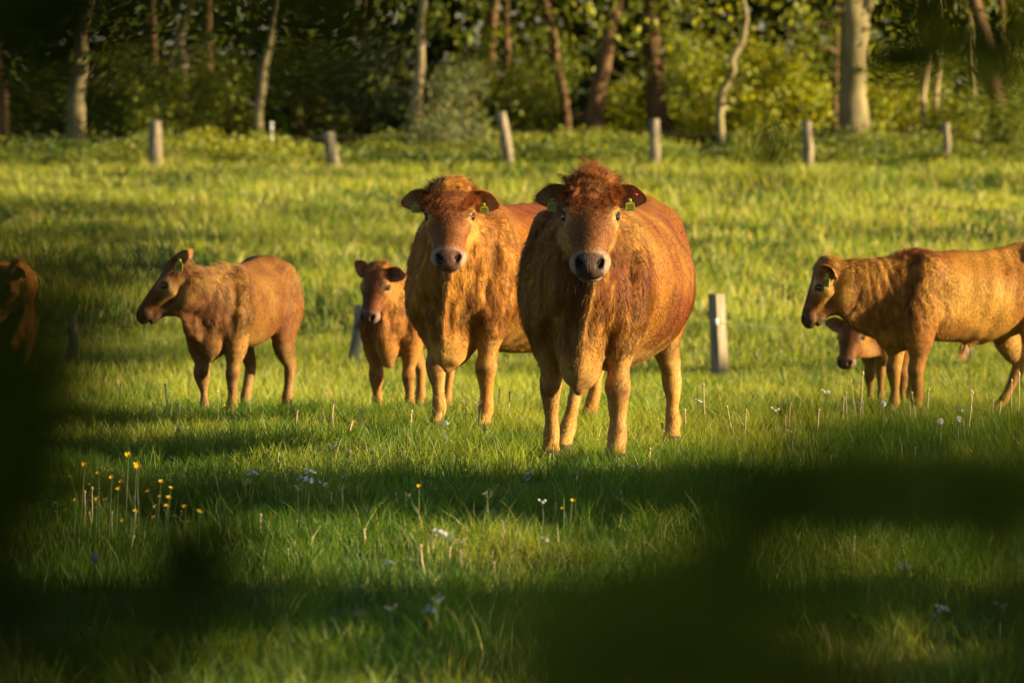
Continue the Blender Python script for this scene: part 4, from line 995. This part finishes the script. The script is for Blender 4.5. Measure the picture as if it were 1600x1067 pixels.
    W = [(395, 762), (385, 770), (455, 755), (470, 768), (480, 775), (465, 780), (486, 765), (500, 770), (765, 798), (850, 792), (848, 855), (690, 862), (700, 868), (720, 858), (640, 880), (610, 885), (650, 890), (560, 945), (562, 968), (615, 970), (680, 962), (670, 975), (534, 757), (1545, 742), (1330, 612), (1000, 738), (1060, 695), (1155, 692), (1178, 716), (822, 750), (826, 760), (1460, 965), (1474, 965), (1560, 972), (1595, 940), (1408, 918), (375, 664), (277, 678), (512, 668), (500, 664), (583, 712), (540, 722), (520, 720), (632, 722), (693, 692), (700, 680), (745, 640), (728, 636), (1500, 655), (1090, 625), (1290, 616), (1180, 620), (1340, 640), (90, 800), (1240, 690), (1390, 640), (1210, 660)]
    for px, py in W:
        d = FPX * 1.86 / (py - 150)
        q = at(px, d, py); p = Vector((q.x, d, float(gz(q.x, d))))
        sc = r.uniform(.75, 1.1)
        if w0 is None: w0 = white(p)
        else: copy_tree(w0, p, r.uniform(0, 6), sc)['label'] = 'cluster of small pale flowers in the ' + whereabouts(px, py)
    w0['label'] = 'cluster of small pale flowers in the ' + whereabouts(*W[0])
    # dry stalks
    def stalk(p):
        V, F_ = tube([[(np.zeros(3), .0045), (np.array([.008, 0, .13]), .004), (np.array([.004, 0, .26]), .0036)]], 6)
        s = mesh_obj('stem', V, F_, M_STRAW); Vh, Fh = tube([[(np.array([.004, 0, .255]), .004), (np.array([.004, 0, .265]), .0075), (np.array([.004, 0, .28]), .003)]], 6)
        root = empty('dry_stalk', p); tag(root, 'dry straw coloured stalk standing up in the grass', 'stalk', 'dry stalks in the grass'); s.parent = root
        mesh_obj('head', Vh, Fh, M_STRAW, root); return root
    s0 = None
    S_ = [(533, 762, 810), (632, 770, 812), (140, 762, 840), (130, 768, 830), (177, 800, 850), (146, 800, 845), (200, 838, 862), (410, 800, 845), (344, 732, 785), (437, 708, 735), (620, 770, 800), (565, 790, 820), (1113, 662, 690), (947+93, 660, 700), (1070, 640, 680), (1226, 650, 690), (1343, 582, 630), (1340, 594, 628), (1325, 612, 650), (1316, 622, 655), (1348, 628, 660), (1433, 612, 650), (1450, 608, 650), (1582, 594, 640), (1590, 584, 640), (1551, 625, 660), (1562, 628, 660), (1520, 610, 650), (1511, 612, 690), (1275, 640, 680), (1232, 630, 670), (1145, 634, 680), (1538, 836, 880), (1335, 838, 885), (770, 878, 920), (664, 850, 900), (208, 775, 830), (186, 600, 630), (240, 630, 660), (262, 600, 640), (278, 630, 665), (505, 640, 670), (562, 640, 670), (450, 625, 650), (1013, 700, 740), (640, 640, 680), (520, 628, 655), (780, 608, 640), (790, 612, 640), (1103, 600, 650), (1160, 640, 700)]
    for k in range(45): 
        py = r.uniform(640, 900); S_.append((r.uniform(60, 1580), py - r.uniform(15, 32) * 25 / (FPX * 2 / (py - 150)), py))
    for px, py, pb in S_:
        d = min(FPX * 2.0 / (pb - 150), 35.5); q = at(px, d, py); g = float(gz(q.x, d)); h = max(q.z - g, .08); p = Vector((q.x, d, g))
        if s0 is None: s0 = stalk(p); s0.scale = (1, 1, h / .27)
        else:
            c = copy_tree(s0, p, r.uniform(0, 6), 1); c.scale = (r.uniform(.7, 1.3), r.uniform(.7, 1.3), min(h / .27, 1.5)); c.rotation_euler = (r.normal(0, .1), r.normal(0, .1), r.uniform(0, 6))
            c['label'] = ('tall' if h > .22 else 'short') + ' dry stalk in the ' + whereabouts(px, pb)
    s0['label'] = 'tall dry stalk in the ' + whereabouts(533, 810)
    # dandelion clocks
    for px, py in ((148, 872), (1057 / 3.5575 + 1200, 655), (640 / 3.5575 + 1200, 631), (956 / 3.5575 + 1200, 658)):
        d = FPX * 1.8 / (py - 150); q = at(px, d, py); g = float(gz(q.x, d)); h = q.z - g
        root = empty('dandelion_clock', Vector((q.x, d, g))); tag(root, 'round grey dandelion seed head in the ' + whereabouts(px, py), 'flower', 'dandelion seed heads')
        V, F_ = tube([[(np.zeros(3), .003), (np.array([0, 0, h]), .0025)]], 5); mesh_obj('stem', V, F_, M_STEM, root)
        dv = unit(r.normal(0, 1, (90, 3))); st = [[(np.array([0, 0, h]) + v * .003, .0005), (np.array([0, 0, h]) + v * .015, .0005), (np.array([0, 0, h]) + v * .018, .0025)] for v in dv]
        V, F_ = tube(st, 4); mesh_obj('seed_head', V, F_, M_WHITE, root)
flowers()

# ------------------------------------------------------------------ leaves right in front of the camera (out of focus) and unseen shade trees beside the view
def big_leaves(name, C, size, col, mat, parent, r):
    return leaf_mesh(name, C, size, col, mat, parent, r, aspect=.62)
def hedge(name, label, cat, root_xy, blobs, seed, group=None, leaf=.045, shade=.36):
    """a shrub rooted beside the camera; blobs = (px, py, distance, radius_px, leaves)"""
    r = np.random.default_rng(seed); base = Vector((root_xy[0], root_xy[1], float(gz(*root_xy)))); root = empty(name, base); tag(root, label, cat, group); o_ = np.array(base)
    P = []; st = []
    for px, py, d, rp, n in blobs:
        c = np.array(at(px, d, py)) - o_; rad = rp / FPX * d
        q = c + unit(r.normal(0, 1, (n, 3))) * (r.random((n, 1)) ** .5) * np.array([rad, rad * 1.5, rad]); P.append(q)
        mid = np.array([c[0] * .35, c[1] * .5, c[2] * .5]); tw = [(np.zeros(3), .012), (mid + r.normal(0, .02, 3), .007), (c, .003)]
        if cat == 'shrub': st.append(tw)
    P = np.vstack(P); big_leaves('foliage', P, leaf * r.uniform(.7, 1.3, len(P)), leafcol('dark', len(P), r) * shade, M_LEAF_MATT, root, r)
    if st: V, F_ = tube(st, 6); mesh_obj('stem', V, F_, M_TWIG, root)
    return root, o_
M_TWIG = mat_simple('dark_twig', (.03, .025, .01), .9, .05)
def near_camera():
    hedge('hazel_shrub', 'dark blurred shrub close to the camera, in front of the cut off calf', 'shrub', (-.55, 2.0),
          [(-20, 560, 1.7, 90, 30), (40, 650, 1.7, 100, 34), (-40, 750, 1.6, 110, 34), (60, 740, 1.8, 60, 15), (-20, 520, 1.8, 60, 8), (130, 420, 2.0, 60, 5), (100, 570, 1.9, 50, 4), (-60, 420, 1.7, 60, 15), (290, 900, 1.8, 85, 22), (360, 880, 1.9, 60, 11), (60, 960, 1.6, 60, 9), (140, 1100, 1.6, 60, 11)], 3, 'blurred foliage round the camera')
    hedge('hazel_shrub', 'blurred green shrub close to the camera, below the golden calf', 'shrub', (.5, 2.2),
          [(1180, 790, 1.8, 90, 16), (1330, 760, 1.8, 80, 15), (1480, 750, 1.7, 90, 22), (1600, 760, 1.7, 70, 19), (1060, 930, 1.7, 100, 22), (900, 980, 1.7, 100, 26), (1060, 1060, 1.6, 110, 34), (860, 1090, 1.6, 100, 22), (1290, 1050, 1.7, 70, 13), (1150, 850, 1.8, 60, 9), (1560, 820, 1.7, 60, 8), (1640, 1000, 1.6, 60, 13)], 4, 'blurred foliage round the camera', shade=.9)
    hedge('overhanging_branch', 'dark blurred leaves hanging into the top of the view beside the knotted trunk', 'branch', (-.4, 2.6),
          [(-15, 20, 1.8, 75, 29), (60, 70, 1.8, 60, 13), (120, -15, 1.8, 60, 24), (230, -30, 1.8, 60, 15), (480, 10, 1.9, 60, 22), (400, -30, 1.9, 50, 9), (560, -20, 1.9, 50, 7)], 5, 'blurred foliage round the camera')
    hedge('overhanging_branch', 'green blurred leaves hanging into the top of the view beside the leaning tree', 'branch', (.45, 3.2),
          [(1440, 60, 5.5, 60, 7), (1470, 20, 5.0, 70, 7), (1600, -10, 4.5, 60, 5), (1560, 90, 4.5, 50, 5), (1215, 238, 5.0, 28, 4)], 6, 'blurred foliage round the camera', leaf=.07)
near_camera()

def beside_view():
    """unseen trees and bushes placed right of the view to shade pasture, near leaves and wood"""
    r = np.random.default_rng(8)
    def mass(name, label, cat, x, y0, y1, z0, z1, n, leaf, seed, wx=.9):
        base = Vector((x, (y0 + y1) / 2, float(gz(x, (y0 + y1) / 2)))); root = empty(name, base); tag(root, label, cat, 'unseen trees and bushes placed for shade')
        nb = max(8, int((y1 - y0) * 7)); cz = r.uniform(z0, z1, nb); cy = r.uniform(y0, y1, nb) - base.y; k = r.integers(0, nb, n)
        P = np.stack([r.normal(0, wx, n), cy[k] + r.normal(0, .32, n), np.maximum(cz[k] + r.normal(0, .3, n), .05)], 1)
        leaf_mesh('foliage' if cat == 'bush' else 'crown', P, leaf * r.uniform(.6, 1.4, n), leafcol('mid', n, r), M_LEAF, root, r)
        st = [[(np.array([0, cy[j] * .3, -.1]), .05 if cat == 'bush' else .12), (np.array([0, cy[j] * .6, cz[j] * .5]), .03 if cat == 'bush' else .09), (np.array([r.normal(0, .3), cy[j], cz[j]]), .012)] for j in range(0, nb, 7)]
        V, F_ = tube(st, 7); mesh_obj('trunk' if cat == 'tree' else 'stem', V, F_, M_BARK['brown'], root)
    mass('bush', 'tall leafy bush beside the camera, unseen, placed to shade the leaves there', 'bush', 8.5, -5, 3.5, .3, 6.5, 46000, .15, 1)
    mass('bush', 'long leafy bush beside the near grass, unseen, placed for its shade', 'bush', 8.5, 3.5, 12.5, .3, 5.0, 34000, .15, 2)
    mass('bush', 'leafy bush placed to shade the near grass, unseen', 'bush', 8.5, 12.5, 21.1, .3, 5.0, 36000, .15, 3)
    mass('bush', 'small leafy bush beyond the sunny gap, unseen, placed for a band of shade', 'bush', 8.5, 25.2, 27.8, .3, 3.3, 16000, .14, 4, .6)
    mass('tree', 'tree with a high open crown beside the far pasture, unseen, placed for thin shade', 'tree', 17, 48, 64, 5.0, 9, 9000, .2, 5, 1.5)
    mass('tree', 'second tree with a high open crown beside the far pasture, unseen, placed for thin shade', 'tree', 17, 66, 84, 5.0, 9, 9000, .2, 6, 1.5)
    mass('tree', 'high crowned tree near the wood, unseen, placed to shade the wood', 'tree', 17, 88, 99, 6.8, 11, 2500, .2, 7, 1.5)
beside_view()
